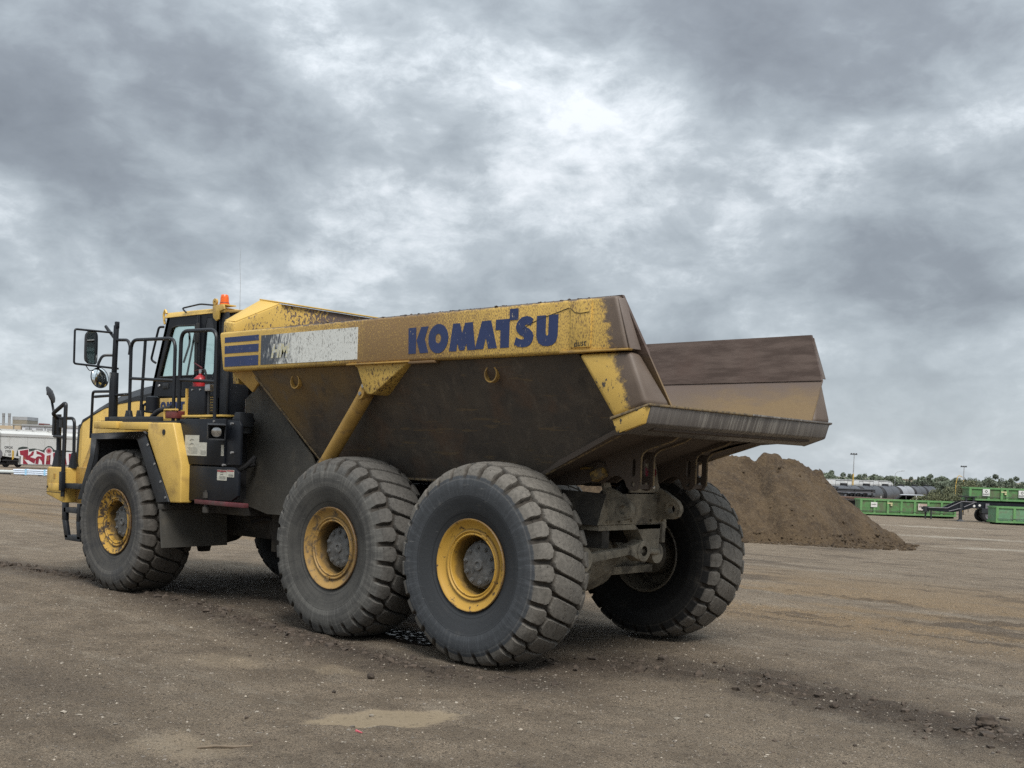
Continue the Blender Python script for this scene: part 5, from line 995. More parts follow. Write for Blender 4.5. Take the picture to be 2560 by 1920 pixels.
# work lamp on the side box
wl = MB(); wl.box(-.07, .07, -.10, -.088, -.085, .085); wl.box(-.07, .07, .088, .10, -.085, .085); wl.box(-.07, .07, -.088, .088, -.085, -.073); wl.box(-.07, .07, -.088, .088, .073, .085); wl.box(-.07, -.05, -.088, .088, -.073, .073)
wl.hexa([(-.07, -.10, .086), (.12, -.10, .086), (.12, .10, .086), (-.07, .10, .086)], [(-.07, -.10, .094), (.12, -.10, .094), (.12, .10, .094), (-.07, .10, .094)])
wlo = wl.build('work_lamp', 'dark_trim', truck, bevel=.004); wlo.location = (4.075, 1.640, 2.030); wlo.rotation_euler = (0, R_(6), R_(150))
MB().lathe([(-.04, .050), (.012, .062), (.02, .056), (.026, .03), (.028, .0)], 24, (0, 0, 0), 'x').build('lamp_lens', 'lamp_glass', wlo)
MB().box(-.10, -.05, -.05, .05, -.06, .06).build('lamp_bracket', 'dark_trim', wlo)
for px, pz in ((4.27, 2.155), (4.27, 1.975), (3.92, 2.13), (3.90, 1.80), (4.06, 1.655), (4.96, 1.66)): MB().cyl((px, 1.50, pz), (px, 1.558, pz), .014, n=8).build('bolt', 'bolt', truck)
def label(x0, x1, z0, z1, red=False, fig=True, y=1.546):
    lb = MB().box(x0, x1, y - .001, y + .003, z0, z1).build('warning_label', 'decal_paper', truck); h = z1 - z0; w_ = x1 - x0
    if red: MB().box(x0 + .003, x1 - .003, y + .003, y + .004, z1 - .10 * h - .01, z1 - .004).build('label_band', 'print_red', lb)
    m_ = MB()
    for k in range(6):
        zz_ = z0 + h * (.10 + .055 * k); m_.box(x0 + .08 * w_, x0 + w_ * (.70 + .2 * ((k * 7) % 3) / 3), y + .003, y + .0038, zz_, zz_ + .012 * h + .001)
    if fig:
        for q in (.55, .75): m_.tube([(x1 - .35 * w_, y + .0035, z0 + q * h), (x1 - .5 * w_, y + .0035, z0 + (q + .05) * h), (x1 - .65 * w_, y + .0035, z0 + (q + .02) * h)], .004, 4)
    m_.build('label_print', 'print_grey', lb)
label(4.575, 4.875, 1.750, 1.992); label(4.412, 4.568, 1.750, 1.908, fig=False); label(4.062, 4.110, 1.76, 1.885, fig=False)
label(4.00, 4.19, 1.478, 1.598, True, y=1.536); label(3.855, 3.992, 1.520, 1.602, True, False, y=1.536)
# filter bowl, hose, filler, tread plates on the deck
MB().lathe([(.0, .0), (.0, .085), (.02, .09), (.20, .085), (.215, .05), (.215, 0)], 20, (5.98, 1.35, 2.27), 'z').build('filter_bowl', 'black', truck)
MB().tube([(6.10, 1.42, 2.16), (6.10, 1.42, 2.36), (6.06, 1.40, 2.38)], .022, 8).build('filter_stand', 'black', truck); MB().tube([(6.14, 1.42, 2.29), (5.84, 1.42, 2.285)], .014, 6).build('filter_stand', 'black', truck)
MB().tube(fillet([(5.92, 1.40, 2.20), (5.72, 1.42, 2.30), (5.45, 1.40, 2.33)], .12), .032, 10).build('hose', 'interior_dark', truck)
tr_ = MB().box(5.16, 5.42, 1.38, 1.50, 2.195, 2.285).build('tail_reflector', 'maroon', truck, bevel=.008); MB().tube([(5.14, 1.50, 2.30), (5.44, 1.50, 2.30), (5.44, 1.50, 2.19)], .012, 6).build('reflector_frame', 'yellow', tr_)
MB().hexa([(5.08, 1.10, 2.215), (4.70, 1.10, 2.215), (4.22, 1.05, 2.225), (4.30, 1.44, 2.215), (4.70, 1.46, 2.205), (5.10, 1.47, 2.205)], [(5.08, 1.10, 2.240), (4.70, 1.10, 2.240), (4.22, 1.05, 2.250), (4.30, 1.44, 2.240), (4.70, 1.46, 2.235), (5.10, 1.47, 2.235)]).build('step_plate', 'yellow', truck, bevel=.006)
MB().box(5.075, 5.10, 1.40, 1.425, 2.23, 2.56).build('extinguisher_stand', 'yellow', truck); MB().box(5.12, 5.40, 1.20, 1.24, 2.20, 2.46).build('deck_box', 'black', truck, bevel=.008)
eb = MB(); eb.box(4.655, 5.0, 1.40, 1.44, 2.245, 2.58); eb.box(4.655, 5.0, 1.25, 1.40, 2.245, 2.27); ebo = eb.build('extinguisher_box', 'black', truck, bevel=.006)
for px in (4.75, 4.92): MB().cyl((px, 1.43, 2.54), (px, 1.452, 2.54), .012, n=8).build('bolt', 'bolt', ebo)
MB().tube([(4.63, 1.40, 2.22), (4.63, 1.40, 2.62)], .016, 8).build('latch_rod', 'dark_trim', truck); MB().box(4.55, 4.66, 1.38, 1.44, 2.52, 2.60).build('hinge', 'silver', truck, bevel=.006)
MB().lathe([(.0, .10), (.16, .13), (.20, .11), (.22, .0)], 20, (4.12, 1.25, 2.03), 'z').build('filler_neck', 'dark_trim', truck); MB().box(3.98, 4.10, 1.20, 1.40, 2.10, 2.27).build('hose_guard', 'dark_trim', truck, bevel=.02)

# the extinguisher stands in its box: a thing of its own
fx = empty('fire_extinguisher', (4.93, 1.33, 2.275)); tag(fx, 'red fire extinguisher standing in a dark bracket behind the cab door rail', 'fire extinguisher')
MB().lathe([(.0, .0), (.0, .082), (.01, .088), (.36, .088), (.41, .075), (.44, .045), (.455, .022), (.47, .022)], 28, (0, 0, 0), 'z').build('cylinder', 'red_paint', fx)
vl = MB(); vl.cyl((0, 0, .465), (0, 0, .52), .022, n=12); vl.box(-.05, .02, -.015, .015, .49, .515); vl.build('valve', 'silver', fx)
MB().hexa([(-.02, -.012, .52), (.14, -.008, .50), (.14, .008, .50), (-.02, .012, .52)], [(-.02, -.012, .53), (.14, -.008, .51), (.14, .008, .51), (-.02, .012, .53)]).build('carry_handle', 'red_dark', fx)
MB().hexa([(-.02, -.012, .535), (.15, -.008, .60), (.15, .008, .60), (-.02, .012, .535)], [(-.02, -.012, .545), (.15, -.008, .61), (.15, .008, .61), (-.02, .012, .545)]).build('trigger', 'red_dark', fx)
MB().tube(fillet([(-.03, 0, .50), (-.12, .02, .52), (-.19, .03, .38), (-.17, .05, .15)], .1), .014, 8).build('hose', 'interior_dark', fx)

# ================================================================== BEYOND THE YARD
def loc(lx, lz_unused, anchor, dy=0.0):
    return anchor + HR * lx + HF * dy
# ---- roll-off boxes and the gooseneck trailer
plain('green', (0.095, 0.225, 0.080), .55, var=.12, scale=2.5, dirt=(0.12, 0.12, 0.075), dirt_amt=.55, dscale=2.0)
plain('green_rib', (0.125, 0.285, 0.105), .55, var=.12, scale=3, dirt=(0.20, 0.25, 0.14), dirt_amt=.2)
plain('green_pale', (0.13, 0.27, 0.15), .6, var=.15, scale=2.5, dirt=(0.15, 0.19, 0.12), dirt_amt=.4)
plain('sign_white', (0.68, 0.68, 0.66), .6, var=.05, dirt=(0.45, 0.36, 0.30), dirt_amt=.1)
plain('sign_stained', (0.62, 0.58, 0.54), .7, var=.1, scale=2, dirt=(0.36, 0.24, 0.19), dirt_amt=.6, dscale=1.6)
plain('rust_deck', (0.115, 0.070, 0.050), .8, var=.3)
plain('grey_arm', (0.16, 0.155, 0.17), .6, var=.2)
def roll_box(pos, L_, h, depth, label_, split, mat='green', rz=None):
    b = empty('roll_off_box', pos, RZV if rz is None else rz); tag(b, label_, 'roll-off box', 'green roll-off boxes in the yard')
    tub = MB(); tub.box(.06, L_ - .06, .06, .12, .20, h - .06); tub.box(.06, L_ - .06, depth - .12, depth - .06, .20, h - .06); tub.box(.06, .12, .12, depth - .12, .20, h - .06); tub.box(L_ - .12, L_ - .06, .12, depth - .12, .20, h - .06); tub.box(.12, L_ - .12, .12, depth - .12, .18, .24)
    tub.build('tub', mat, b)
    for z0, z1, nm in ((h - .11, h, 'top_rail'), (.15, .27, 'bottom_rail')):
        m_ = MB(); m_.box(0, L_, -.015, .08, z0, z1); m_.box(0, L_, depth - .08, depth + .01, z0, z1); m_.box(0, .08, .08, depth - .08, z0, z1); m_.box(L_ - .08, L_, .08, depth - .08, z0, z1); m_.build(nm, 'green_rib', b)
    m_ = 8 if L_ > 7 else 6
    for k in range(m_):
        x = .05 + (L_ - .20) * k / (m_ - 1)
        MB().box(x - .05, x + .12, -.01, .062, .27, h - .11).build('rib', 'green_rib', b)
    if split: MB().box(split - .08, split + .10, -.05, .06, .16, h + .03).build('door_post', 'green_rib', b); MB().box(split - .06, split + .36, -.07, -.012, h - .32, h - .24).build('latch', 'cream', b); MB().box(split + .22, split + .36, -.035, -.012, h - .48, h - .34).build('latch_plate', 'cream', b)
    MB().tube([(.1, -.02, .42), (L_ - .1, -.02, .42)], .02, 5).build('cable_bar', 'dark_trim', b)
    for y in (.25, depth - .35): MB().box(.15, L_ - .1, y, y + .14, .0, .15).build('skid', 'interior_dark', b)
    for x in (.5, L_ - .6): MB().lathe([(-.1, .0), (-.1, .10), (.1, .10), (.1, 0)], 12, (x, .2, .10)).build('roller', 'interior_dark', b)
    return b
def logo_sign(b, x0, x1, z0, z1, y, txt, mat='sign_white', ring=True):
    w_ = x1 - x0; h = z1 - z0; sg = MB().box(x0, x1, y - .02, y, z0, z1).build('sign_panel', mat, b); cx_, cz_ = (x0 + x1) / 2, z0 + h * .66
    if ring:
        MB().prism([(cx_ + .22 * w_ * math.cos(t), cz_ + .24 * h * math.sin(t)) for t in np.linspace(0, 6.283, 5)[:-1]], 'y', y - .026, y - .018, holes=[[(cx_ + .11 * w_ * math.cos(t), cz_ + .12 * h * math.sin(t)) for t in np.linspace(0, 6.283, 13)[:-1]]]).build('logo', 'ink', sg)
    if txt: place_text('sign_text', txt, .34 * h if ring else .36 * h, 'ink', Matrix.Translation((cx_, y - .023, z0 + h * (.2 if ring else .5))) @ Matrix.Rotation(R_(90), 4, 'X'), sg, offset=.004)
A1 = Vector((30.05, -73.79, 0)); A1.z = gz(A1.x, A1.y) - .06
b1 = roll_box(A1, 7.62, 1.34, 1.5, 'low green roll-off box on the ground right behind the soil heap', 2.18)
logo_sign(b1, .84, 1.34, .72, 1.10, -.015, 'SWIFT', ring=False); logo_sign(b1, 4.57, 5.27, .58, 1.10, -.015, 'SWIFT', 'sign_stained', ring=False)
A3 = Vector((18.69, -70.54, 0)); A3.z = gz(A3.x, A3.y) - .02
b3 = roll_box(A3, 6.2, 1.27, 1.5, 'pale green roll-off box on the ground beside the trailer tyres', None, 'green_pale')
T0 = Vector((21.99, -72.95, 0)); T0.z = gz(T0.x, T0.y)
tr = empty('gooseneck_trailer', T0, RZV); tag(tr, 'dark gooseneck trailer on its landing leg carrying a green box', 'trailer')
fr_ = MB(); fr_.prism([(-2.46, .78), (-2.46, .93), (-.99, .93), (-.08, 1.38), (.32, 1.48), (7.0, 1.42), (7.0, 1.10), (1.53, 1.0), (.86, 1.02), (-.06, .76), (-.59, .64), (-1.98, .70)], 'y', .95, 1.10)
fr_.prism([(-2.46, .78), (-2.46, .93), (-.99, .93), (-.08, 1.38), (.32, 1.48), (7.0, 1.42), (7.0, 1.10), (1.53, 1.0), (.86, 1.02), (-.06, .76), (-.59, .64), (-1.98, .70)], 'y', -.10, .05); fr_.box(.6, 7, .05, .95, 1.1, 1.2)
fr_.build('frame', 'black', tr)
for (a, b_) in (((-2.4, .94), (-1.0, .95)), ((-1.05, .93), (-.05, 1.42)), ((-.9, .72), (.0, .96)), ((-.05, 1.46), (1.1, 1.44)), ((.20, 1.06), (.95, 1.40))): MB().tube([(a[0], -.12, a[1]), (b_[0], -.12, b_[1])], .035, 6).build('frame_edge', 'grey_arm', tr)
lg = MB(); lg.box(-.11, .09, -.14, .02, .12, 1.40); lg.hexa([(-.27, -.3, 0), (.23, -.3, 0), (.23, .2, 0), (-.27, .2, 0)], [(-.10, -.15, .16), (.08, -.15, .16), (.08, .03, .16), (-.10, .03, .16)]); lg.build('landing_leg', 'dark_trim', tr)
hk = MB(); hk.box(-2.62, -2.30, -.05, .35, .62, 1.02); hk.box(-2.2, -2.12, -.1, 0, .10, .8); hk.box(-2.5, -2.42, .2, .3, .10, .8); hk.build('hitch', 'dark_trim', tr)
MB().box(.24, 1.13, -.15, 1.1, 1.80, 1.87).build('cross_head', 'dark_trim', tr); MB().box(.33, .43, -.1, 0, 1.45, 1.8).build('stanchion', 'dark_trim', tr); MB().box(.86, .96, -.1, 0, 1.45, 1.8).build('stanchion', 'dark_trim', tr)
MB().box(1.49, 2.62, -.22, .25, .66, 1.02).build('fender', 'dark_trim', tr)
for x in (2.02, 3.3, 4.6):
    for y in (-.18, .95): MB().lathe([(-.02, .26), (-.02, .44), (.03, .50), (.25, .50), (.30, .44), (.30, .26), (-.02, .26)], 24, (x, y, .50)).build('tyre', 'interior_dark', tr); MB().lathe([(0, 0), (.05, .16), (.0, .27)], 16, (x, y, .5)).build('rim', 'grey_arm', tr)
MB().box(1.75, 2.02, -.2, -.13, 1.02, 1.38).build('tool_box', 'grey_arm', tr)
for x, z in ((.95, 1.16), (1.35, 1.22)): MB().lathe([(-.01, 0), (0, .09), (.01, 0)], 14, (x, -.12, z)).build('marker_plate', 'sign_white', tr)
A2 = T0 + HR * .66 + HF * .15; A2.z = T0.z + 1.43
b2 = roll_box(A2, 7.0, 1.10, 1.4, 'green roll-off box riding on top of the dark trailer', 2.38)
logo_sign(b2, .98, 1.50, .50, 1.00, -.015, 'SWIFT'); logo_sign(b2, 3.62, 4.14, .46, .97, -.015, 'SWIFT')
# ---- flat deck trailer with pipe rack behind the first box
dk = Vector((33.5, -79.0, 0)) ; dk = CAMP + (FW + RT * ((2114 - 1280) / 2724.2)) * 93; dk.z = gz(dk.x, dk.y)
fd = empty('flat_deck_trailer', dk, RZV); tag(fd, 'rusty brown flat deck trailer standing behind the low green box', 'trailer')
zb = -.20 - dk.z
MB().hexa([(-2.2, 0, zb - .15), (7.0, .0, zb - .40), (7.0, 2.4, zb - .40), (-2.2, 2.4, zb - .15)], [(-2.2, 0, zb), (7.0, 0, zb - .25), (7.0, 2.4, zb - .25), (-2.2, 2.4, zb)]).build('deck', 'rust_deck', fd)
MB().box(-2, 6.5, .5, .7, zb - .75, zb - .40).build('beam', 'interior_dark', fd)
for x in (-1.4, -.2, 5.6): MB().lathe([(0, .25), (0, .45), (.05, .5), (.25, .5), (.3, .45), (.3, .25), (0, .25)], 20, (x, .1, .5)).build('tyre', 'interior_dark', fd)
pk_ = CAMP + (FW + RT * ((2112 - 1280) / 2724.2)) * 101; pk_.z = gz(pk_.x, pk_.y); zt_ = .22 - pk_.z
rk = empty('pipe_rack', pk_, RZV); tag(rk, 'stack of black steel pipes on a grey rack behind the flat deck', 'pipe rack')
for x in (-.65, 1.0, 2.6): MB().box(x - .05, x + .05, -.05, .05, 0, zt_ + (.2 if x < 0 else .05)).build('post', 'interior_dark', rk)
MB().box(-.7, 2.7, -.06, .9, zt_ - .26, zt_ - .20).build('shelf', 'grey_arm', rk); MB().box(-.7, 2.7, -.06, .9, .3, .4).build('shelf', 'grey_arm', rk)
for r_ in range(2):
    for k in range(5): MB().cyl((-.9 - .1 * (k % 2), .1 + .17 * k, zt_ - .13 + .145 * r_), (2.9, .1 + .17 * k, zt_ - .15 + .145 * r_), .075, n=8).build('pipe', 'black', rk)
for k in range(9): MB().cyl((-.3 + .30 * k, -.06, zt_ - .38 - .06 * (k % 2)), (-.3 + .30 * k, 1.0, zt_ - .38 - .06 * (k % 2)), .07, n=8).build('pipe', 'black', rk)
for r_ in range(3): MB().cyl((.3, .2, zt_ - .52 - .14 * r_), (2.9, .2, zt_ - .54 - .14 * r_), .07, n=8).build('pipe', 'black', rk)
# ---- parked SUV behind the deck
plain('car_roof', (0.42, 0.44, 0.46), .35, var=.05)
sv = CAMP + (FW + RT * ((2270 - 1280) / 2724.2)) * 113; sv.z = gz(sv.x, sv.y)
su = empty('parked_car', sv, RZV - R_(14)); tag(su, 'dark station wagon with a white roof parked behind the flat deck', 'car')
zz0 = -.26 - sv.z - 1.75
def carsec(pr, y): return [(x, y, z + zz0) for x, z in pr]
cb = [(-2.35, .45), (-2.38, .9), (-1.2, 1.05), (2.25, 1.10), (2.38, .8), (2.3, .42)]
MB().hexa(carsec(cb, 0), carsec(cb, 1.8)).build('body', 'black', su, bevel=.06)
cg_ = [(-1.25, 1.05), (-.55, 1.66), (1.85, 1.68), (2.22, 1.10)]
MB().hexa(carsec(cg_, .10), carsec([(x, z) for x, z in cg_], 1.7)).build('glasshouse', 'interior_dark', su, bevel=.03)
MB().hexa([(-.62, .12, 1.645 + zz0), (1.80, .12, 1.652 + zz0), (1.80, 1.68, 1.652 + zz0), (-.62, 1.68, 1.645 + zz0)], [(-.4, .3, 1.715 + zz0), (1.6, .3, 1.72 + zz0), (1.6, 1.5, 1.72 + zz0), (-.4, 1.5, 1.715 + zz0)]).build('roof', 'car_roof', su, bevel=.015)
for x0, x1 in ((-.95, -.15), (-.02, .85), (.98, 1.85)): MB().hexa([(x0, .088, 1.10 + zz0), (x1, .088, 1.10 + zz0), (x1, .098, 1.10 + zz0), (x0, .098, 1.10 + zz0)], [(max(x0, -.5), .088, 1.58 + zz0), (min(x1, 1.75), .088, 1.58 + zz0), (min(x1, 1.75), .098, 1.58 + zz0), (max(x0, -.5), .098, 1.58 + zz0)]).build('window', 'car_glass', su)
MB().box(.86, .95, .086, .10, 1.08 + zz0, 1.64 + zz0).build('pillar', 'sign_white', su)
for x in (-1.5, 1.4):
    for y in (.0, 1.6): MB().lathe([(0, .2), (0, .32), (.04, .36), (.18, .36), (.2, .2), (0, .2)], 20, (x, y, .36 + zz0)).build('wheel', 'interior_dark', su)

# ---- rail cars: a row of tank cars, pale hopper cars behind them
plain('tank_black', (0.030, 0.032, 0.037), .42, var=.2, scale=.5, dirt=(0.06, 0.058, 0.056), dirt_amt=.25, dscale=.4)
plain('tank_head', (0.010, 0.010, 0.012), .6, var=.2)  # shade of the tank ends painted in as a near-black colour
plain('tank_grey', (0.050, 0.052, 0.060), .45, var=.2, scale=.4); plain('tank_silver', (0.27, 0.28, 0.30), .4, var=.12, scale=.4)
plain('hopper_pale', (0.40, 0.40, 0.39), .6, var=.08, scale=.5, dirt=(0.36, 0.34, 0.31), dirt_amt=.3, dscale=.6)
RD = Vector((FW.x + RT.x * .5286, FW.y + RT.y * .5286, 0)).normalized(); RA = math.atan2(RD.y, RD.x)
def tank_car():
    t = empty('tank_car', (0, 0, 0))
    MB().lathe([(-7.2, 1.50), (-.15, 1.53), (.15, 1.53), (7.2, 1.50)], 28, (0, 0, 2.75), 'x').build('tank', 'tank_black', t)
    for e_ in (-1, 1): MB().lathe([(e_ * 7.205, 1.535), (e_ * 7.45, 1.48), (e_ * 7.75, 1.15), (e_ * 7.95, .6), (e_ * 8.0, 0)], 28, (0, 0, 2.75), 'x').build('tank_head', 'tank_head', t)
    MB().lathe([(0, .0), (.0, .50), (.36, .50), (.42, .42), (.42, 0)], 14, (0, 0, 4.18), 'z').build('dome', 'interior_dark', t)
    for x in (-1.6, 1.6): MB().tube([(x, -.8, 4.1), (x, -.8, 4.95), (x, .8, 4.95), (x, .8, 4.1)], .03, 4).build('rail', 'interior_dark', t)
    MB().tube([(-1.6, .8, 4.9), (1.6, .8, 4.9)], .03, 4).build('rail', 'interior_dark', t); MB().tube([(-1.6, -.8, 4.9), (1.6, -.8, 4.9)], .03, 4).build('rail', 'interior_dark', t)
    for x in (-.02, ): MB().lathe([(-.03, 1.515), (-.03, 1.545), (.03, 1.545), (.03, 1.515)], 28, (x, 0, 2.75), 'x').build('band', 'tank_black', t)
    MB().box(-8.6, 8.6, -.3, .3, .85, 1.25).build('sill', 'interior_dark', t)
    for x in (-6.3, 6.3):
        MB().box(x - 1.3, x + 1.3, -1.1, 1.1, .45, .9).build('bogie', 'interior_dark', t)
        for dx in (-.9, .9): MB().cyl((x + dx, -.85, .46), (x + dx, .85, .46), .46, n=16).build('wheelset', 'interior_dark', t)
    return t
tcp = tank_car()
def at_px(u, D): p = CAMP + (FW + RT * ((u - 1280) / 2724.2)) * D; return Vector((p.x, p.y, 0))
# row: the second joint lies at u~2143, depth ~160; each car is 17.6 m along the rails
P0 = at_px(2140, 160)
spec = [(-2, 'tank_grey', 'grey tank car nearest the soil heap, cut off by it'), (-1, 'tank_grey', 'dark grey tank car behind the black pipe rack'), (0, 'tank_black', 'black tank car with two small white marks, just right of the pipe rack'), (1, 'tank_grey', 'dark tank car behind the parked station wagon'), (2, 'tank_silver', 'silver tank car in the dark row behind the bushes'), (3, 'tank_grey', 'blue grey tank car right of the silver one'), (4, 'tank_black', 'black tank car at the far right end of the row')]
for i, (k, mt, lb) in enumerate(spec):
    t = tcp if i == 0 else copy_tree(tcp); c_ = P0 + RD * (17.6 * (k + .5)); t.location = (c_.x, c_.y, -4.42 - .006 * 17.6 * k); t.rotation_euler = (0, 0, RA); tag(t, lb, 'tank car', 'tank cars in the row')
    for ch in t.children:
        if ch.name.split('.')[0] in ('tank', 'band'): setmat(ch, mt)
mk = None
tk0 = [o for o in COL.objects if o.get('label', '').startswith('black tank car with two')][0]
for x in (-5.2, -3.9): MB().box(x - .35, x + .35, -1.53, -1.515, 2.6, 2.85).build('stencil', 'sign_white', tk0)
MB().lathe([(-.01, 0), (0, .35), (.01, 0)], 16, (4.6, -1.50, 2.55)).build('stencil', 'sign_white', tk0)
def hopper(): 
    t = empty('hopper_car', (0, 0, 0)); pr = [(-1.5, 1.3), (-1.55, 3.9), (-1.0, 4.55), (1.0, 4.55), (1.55, 3.9), (1.5, 1.3)]
    MB().hexa([(-8.3, y, z) for y, z in pr], [(8.3, y, z) for y, z in pr]).build('hull', 'hopper_pale', t, bevel=.05)
    MB().box(-8.2, 8.2, -.5, .5, 4.60, 4.68).build('roof_walk', 'hopper_pale', t); MB().box(-8.6, 8.6, -.4, .4, .8, 1.3).build('sill', 'interior_dark', t)
    for x in (-6.3, 6.3): MB().box(x - 1.3, x + 1.3, -1.1, 1.1, .05, .9).build('bogie', 'interior_dark', t)
    return t
hp_ = hopper(); Q0 = at_px(2085, 168) + Vector((-RD.y, RD.x, 0)) * 5.0
for k in range(5):
    t = hp_ if k == 0 else copy_tree(hp_); c_ = Q0 + RD * (17.8 * k + 2); t.location = (c_.x, c_.y, -4.05 - .1 * k); t.rotation_euler = (0, 0, RA)
    tag(t, ['pale hopper car roof nearest the soil heap, behind the tank cars', 'second pale hopper car roof from the soil heap, behind the tank cars', 'third pale hopper car roof from the heap, behind the tank cars', 'fourth pale hopper car from the heap, behind the silver tank car', 'farthest pale hopper car, behind the end of the tank row'][k], 'hopper car', 'pale hopper cars behind the tank cars')

# ---- bushes, woods, lamps
n = newmat('leaf'); oi = n.node('ShaderNodeObjectInfo'); g = n.noise(n.o, 1.2, 3); at = n.node('ShaderNodeAttribute'); at.attribute_name = 'tone'
c_ = n.mix(at.outputs['Fac'], (0.115, 0.142, 0.098), (0.170, 0.200, 0.138)); c_ = n.mix(n.math('MULTIPLY', oi.outputs['Random'], .55), c_, (0.085, 0.102, 0.075)); n.set(n.b, 'Base Color', c_); n.set(n.b, 'Roughness', .8)  # distance haze painted into the leaf colour as paler, greyer greens
n = newmat('leaf_bush'); at = n.node('ShaderNodeAttribute'); at.attribute_name = 'tone'
n.set(n.b, 'Base Color', n.mix(at.outputs['Fac'], (0.075, 0.09, 0.045), (0.20, 0.205, 0.115))); n.set(n.b, 'Roughness', .8)
plain('bark', (0.07, 0.058, 0.045), .9)
def leaf_mesh(name, pts, size, rs):
    m = len(pts); q = rs.normal(size=(m, 2, 3)); a = q[:, 0] / np.linalg.norm(q[:, 0], axis=1)[:, None]; b = np.cross(a, q[:, 1]); b /= np.linalg.norm(b, axis=1)[:, None]
    s_ = size * (.6 + .8 * rs.random(m))[:, None]
    V = np.stack([pts - a * s_, pts + b * s_ * .7, pts + a * s_, pts - b * s_ * .7], 1).reshape(-1, 3)
    return np_mesh(name, V, np.arange(4 * m).reshape(m, 4), {'tone': np.repeat(rs.random(m) ** 1.3, 4)}, False)
def crown_pts(kind, rs, m):
    if kind == 'conifer':
        z = rs.random(m) ** .75; r = (1 - z) * 1.75 * (.55 + .45 * np.abs(np.sin(z * 22))) * np.sqrt(rs.random(m)); a = rs.random(m) * 6.283
        return np.stack([r * np.cos(a), r * np.sin(a), 1.0 + z * 6.6], -1)
    cl = 9 if kind == 'round' else 8; c0 = rs.normal(size=(cl, 3)) * ([1.1, 1.1, .9] if kind == 'round' else [.55, .55, 1.6]) + [0, 0, 4.4]
    k = rs.integers(0, cl, m); d_ = rs.normal(size=(m, 3)); d_ /= np.linalg.norm(d_, axis=1)[:, None]
    return c0[k] + d_ * (.95 if kind == 'round' else .7) * (.5 + .5 * rs.random((m, 1)))
protos = []
for i, kind in enumerate(['round', 'tall', 'conifer', 'round', 'tall', 'round']):
    rs = np.random.default_rng(100 + i); cm = leaf_mesh('crown', crown_pts(kind, rs, 1900), .15, rs); cm.materials.append(MATS['leaf'])
    tm = MB().tube([(0, 0, -1.5), (.05, 0, 2), (0, .05, 5.0)], [.16, .12, .05], 6).build('trunk', 'bark'); tmd = tm.data; bpy.data.objects.remove(tm); protos.append((kind, cm, tmd))
rs = np.random.default_rng(5)
for k in range(60):
    u = 2052 + k * 8.6 + rs.uniform(-4, 4); D = 262 + 40 * rs.random() + (8 if k % 2 else -8)
    kind, cm, tmd = protos[rs.integers(0, 6)]; p = at_px(u, D)
    top = float(np.interp(u, [2060, 2105, 2173, 2229, 2263, 2320, 2376, 2417, 2467, 2512, 2600], [2.1, 1.6, 1.5, .75, 1.1, .95, 1.15, 1.55, 2.1, 2.0, 1.5])) - .25 + rs.normal() * .45
    zg = gz(p.x, p.y); hgt_ = max(3.2, (top * D / 285 - zg)); sc = hgt_ / (8.2 if kind == 'conifer' else 7.2)
    t = empty('conifer_tree' if kind == 'conifer' else 'leafy_tree', (p.x, p.y, zg), rs.random() * 6.28); t.scale = (sc * rs.uniform(.9, 1.25), sc * rs.uniform(.9, 1.25), sc)
    link('crown', cm, None, t); link('trunk', tmd, None, t)
    mark = next(m for lim, m in ((2060, 'the soil heap'), (2110, 'the heap edge and the first hopper roof'), (2150, 'the first floodlight mast'), (2190, 'the middle pale hopper roofs'), (2225, 'the last pale hopper roof'), (2260, 'the parked station wagon'), (2310, 'the silver tank car'), (2360, 'the blue grey tank car'), (2400, 'the curved yellow lamp post'), (2440, 'the left end of the upper green box'), (2490, 'the upper box sign'), (2525, 'the right door of the upper green box'), (9999, 'the second sign at the right edge')) if u < lim)
    kd = {'round': 'round leafy tree', 'tall': 'tall narrow leafy tree', 'conifer': 'dark pointed conifer'}[kind]
    tag(t, kd + ' above ' + mark, 'tree', kd + 's above ' + mark)
pts = []
for k in range(14000):
    u = rs.uniform(1950, 2700); D = rs.uniform(300, 345); p = at_px(u, D); z = gz(p.x, p.y) + rs.random() ** .8 * (6.2 + .5 * math.sin(u * .11) + .5 * math.sin(u * .043 + 1)); pts.append((p.x, p.y, z))
o = link('far_wood', leaf_mesh('far_wood', np.array(pts), .42, rs), 'leaf'); o['kind'] = 'stuff'; o['label'] = 'deep green wood closing the yard behind the trees'
for i, (u, D, w_, h, lb) in enumerate(((2318, 106, 1.5, 1.75, 'low olive bush beside the parked station wagon'), (2352, 107, 1.6, 1.95, 'olive bush in the middle of the row before the tank cars'), (2385, 106, 1.5, 1.9, 'olive bush left of the dark trailer'), (2412, 104, 1.1, 1.8, 'olive bush above the trailer landing leg'), (2424, 150, 3.2, 4.4, 'big green bush rising behind the upper green box'), (2470, 158, 3.6, 4.6, 'wide green bush behind the boxes at the right edge'))):
    rs2 = np.random.default_rng(60 + i); m = 2600; d_ = rs2.normal(size=(m, 3)); d_ /= np.linalg.norm(d_, axis=1)[:, None]; c0 = rs2.normal(size=(7, 3)) * [.45 * w_, .3 * w_, .15 * h] + [0, 0, .6 * h]
    p_ = c0[rs2.integers(0, 7, m)] + d_ * [.42 * w_, .42 * w_, .30 * h] * (.5 + .5 * rs2.random((m, 1))); p_[:, 2] = np.abs(p_[:, 2])
    g_ = at_px(u, D); b = empty('bush', (g_.x, g_.y, gz(g_.x, g_.y)), 0); tag(b, lb, 'bush', 'bushes before the rail cars')
    link('foliage', leaf_mesh('foliage', p_, .05 * h ** .5, rs2), 'leaf_bush', b); MB().tube([(0, 0, -.2), (.05, 0, .6 * h)], [.06, .03], 5).build('stem', 'bark', b)
plain('pole_yellow', (0.55, 0.36, 0.07), .5); plain('pole_grey', (0.33, 0.34, 0.35), .5)
